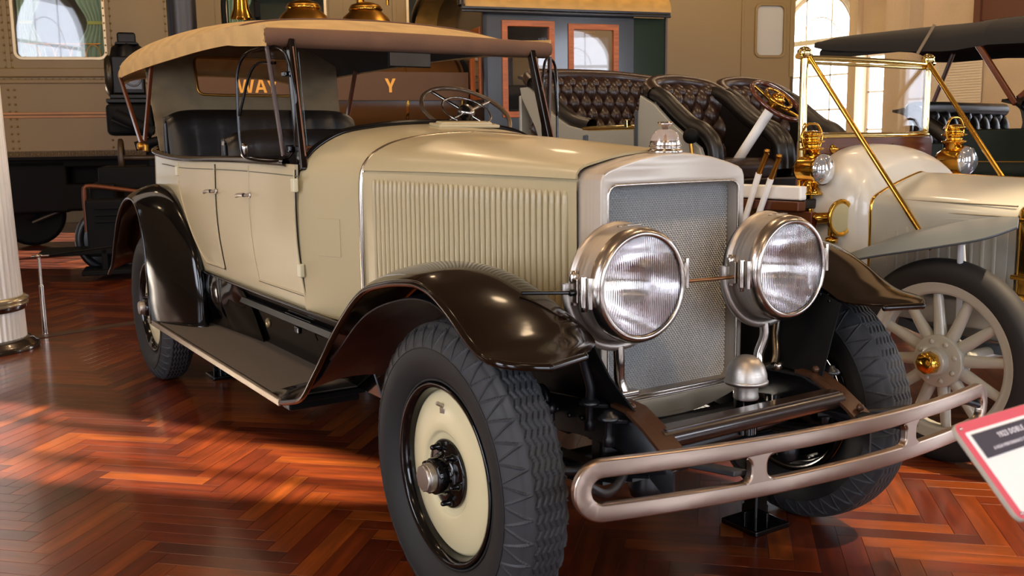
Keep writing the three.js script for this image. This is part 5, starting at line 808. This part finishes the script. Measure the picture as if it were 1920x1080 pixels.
  p('radiator', [box(0.78, 0.42, 0.14, cx, 0.87, 0.15, 0.03), ...[0.7, 0.78, 1.02].map((y) => box(0.8, 0.02, 0.16, cx, y, 0.15, 0.006)), lathe([[0.05, 1.08], [0.05, 1.13], [0.03, 1.15], [0, 1.155]], 'y', cx, 0, 0.15, 24)], M.brass); p('radiator_skirt', box(0.8, 0.05, 0.2, cx, 0.63, 0.15, 0.01), M.palegrey);
}
// ================================================================ the dark green car with black top, behind the white one
{
  const t = thing('green_car', 'dark green antique car with black folding top, half out of frame at the right', 'car'), p = (n, g, m, l) => part(n, g, m, t, l), a = 4.35, b = 5.75, m = 5.05;
  const T = [[-3.05, 2.1, 2.17], [-2.95, 2.07, 2.205], [-2.5, 2.02, 2.215], [-2.06, 1.985, 2.215], [-1.86, 1.97, 2.21], [-1.6, 1.985, 2.21], [-1.3, 1.97, 2.2], [-0.2, 1.95, 2.18], [0.1, 1.92, 2.1]];
  const row = (z, dy = 0) => { const [yb, yc] = interp(T, z); return smoothLine([[a, yb], [a + 0.005, lerp(yb, yc, 0.45)], [a + 0.12, lerp(yb, yc, 0.75)], [a + 0.4, yc - 0.02], [m, yc], [b - 0.4, yc - 0.02], [b - 0.12, lerp(yb, yc, 0.75)], [b - 0.005, lerp(yb, yc, 0.45)], [b, yb]], 40).map((q) => [q[0], q[1] + dy, z]); };
  p('folding_top', sheet(linspace(-3.05, -1.6, 14).map((z) => row(z)), 0.02), M.topCloth); p('front_top', sheet(linspace(-1.6, 0.1, 12).map((z) => row(z, 0.004)), 0.02), M.topCloth);
  p('lining', sheet(linspace(-3.0, 0.05, 12).map((z) => row(z, -0.06).map((q) => [lerp(m, q[0], 0.985), Math.max(q[1], 2.0), q[2]])), 0.01), S(0x0b0908, 0.9)); 
  p('top_strap', bar([a + 0.002, 2.165, -1.98], [a - 0.01, 1.97, -2.1], 0.01, 0.022), S(0x7a6a52, 0.6));
  p('bow', [bar([a + 0.02, 2.03, -1.68], [a + 0.02, 1.58, -1.36], 0.03, 0.04, 0.01)], M.wood); p('bow', [bar([a + 0.02, 1.62, -1.34], [a + 0.02, 2.0, -0.9], 0.03, 0.04, 0.01)], M.wood); p('bow', [bar([5.5, 2.06, -2.57], [5.5, 1.62, -2.75], 0.025, 0.035, 0.01)], M.wood);
  p('side_curtain', box(0.02, 0.5, 1.0, b - 0.02, 1.8, -1.2, 0.005), S(0x0d0b0a, 0.85));
  const s1 = p('rear_seat', null); part('back', tufted(a + 0.03, b - 0.1, 1.15, 1.56, -2.15, 0.08, 2, 0.14), M.leather, s1); part('top_roll', tube([[a, 1.55, -2.1], [a + 0.1, 1.58, -2.2], [b - 0.1, 1.58, -2.2]], 0.05, 30), M.leather, s1); part('arm_roll', tube([[a + 0.02, 1.53, -2.12], [a + 0.02, 1.4, -1.9], [a + 0.02, 1.28, -1.75]], 0.055, 24), M.leather, s1);
  const s2 = p('front_seat', null); part('back', tufted(a + 0.03, b - 0.1, 1.15, 1.6, -1.3, 0.08, 2, 0.14), M.leather, s2); part('top_roll', tube([[a, 1.57, -1.26], [a + 0.1, 1.61, -1.36], [b - 0.1, 1.61, -1.36]], 0.05, 30), M.leather, s2);
  p('body', [box(0.03, 0.62, 1.0, a - 0.01, 1.02, -2.35, 0.01), box(b - a, 0.5, 0.04, m, 0.95, -2.85, 0.01), box(b - a, 0.05, 2.9, m, 0.72, -1.4, 0.01)], M.green);
  p('door', [box(0.03, 0.72, 0.62, a - 0.015, 1.06, -1.5, 0.01)], M.green); p('door', [box(0.03, 0.8, 0.95, a - 0.015, 1.08, -0.62, 0.01)], M.green); p('cowl', box(b - a - 0.1, 0.75, 0.9, m, 1.05, 0.35, 0.12), M.green);
  p('stripe', [box(0.004, 0.006, 0.9, a - 0.032, 1.2, -1.5), box(0.004, 0.006, 0.6, a - 0.032, 1.38, -0.6)], M.brassDull);
  for (const [x, fl] of [[a - 0.05, 1], [b + 0.05, 0]]) for (const z of [0.6, -2.4]) spokedWheel(t, x, 0.4345, z, fl, M.green);
  p('chassis', box(0.9, 0.14, 3.6, m, 0.6, -0.9, 0.02), M.blackDull);
}
renderer.render(scene, camera);
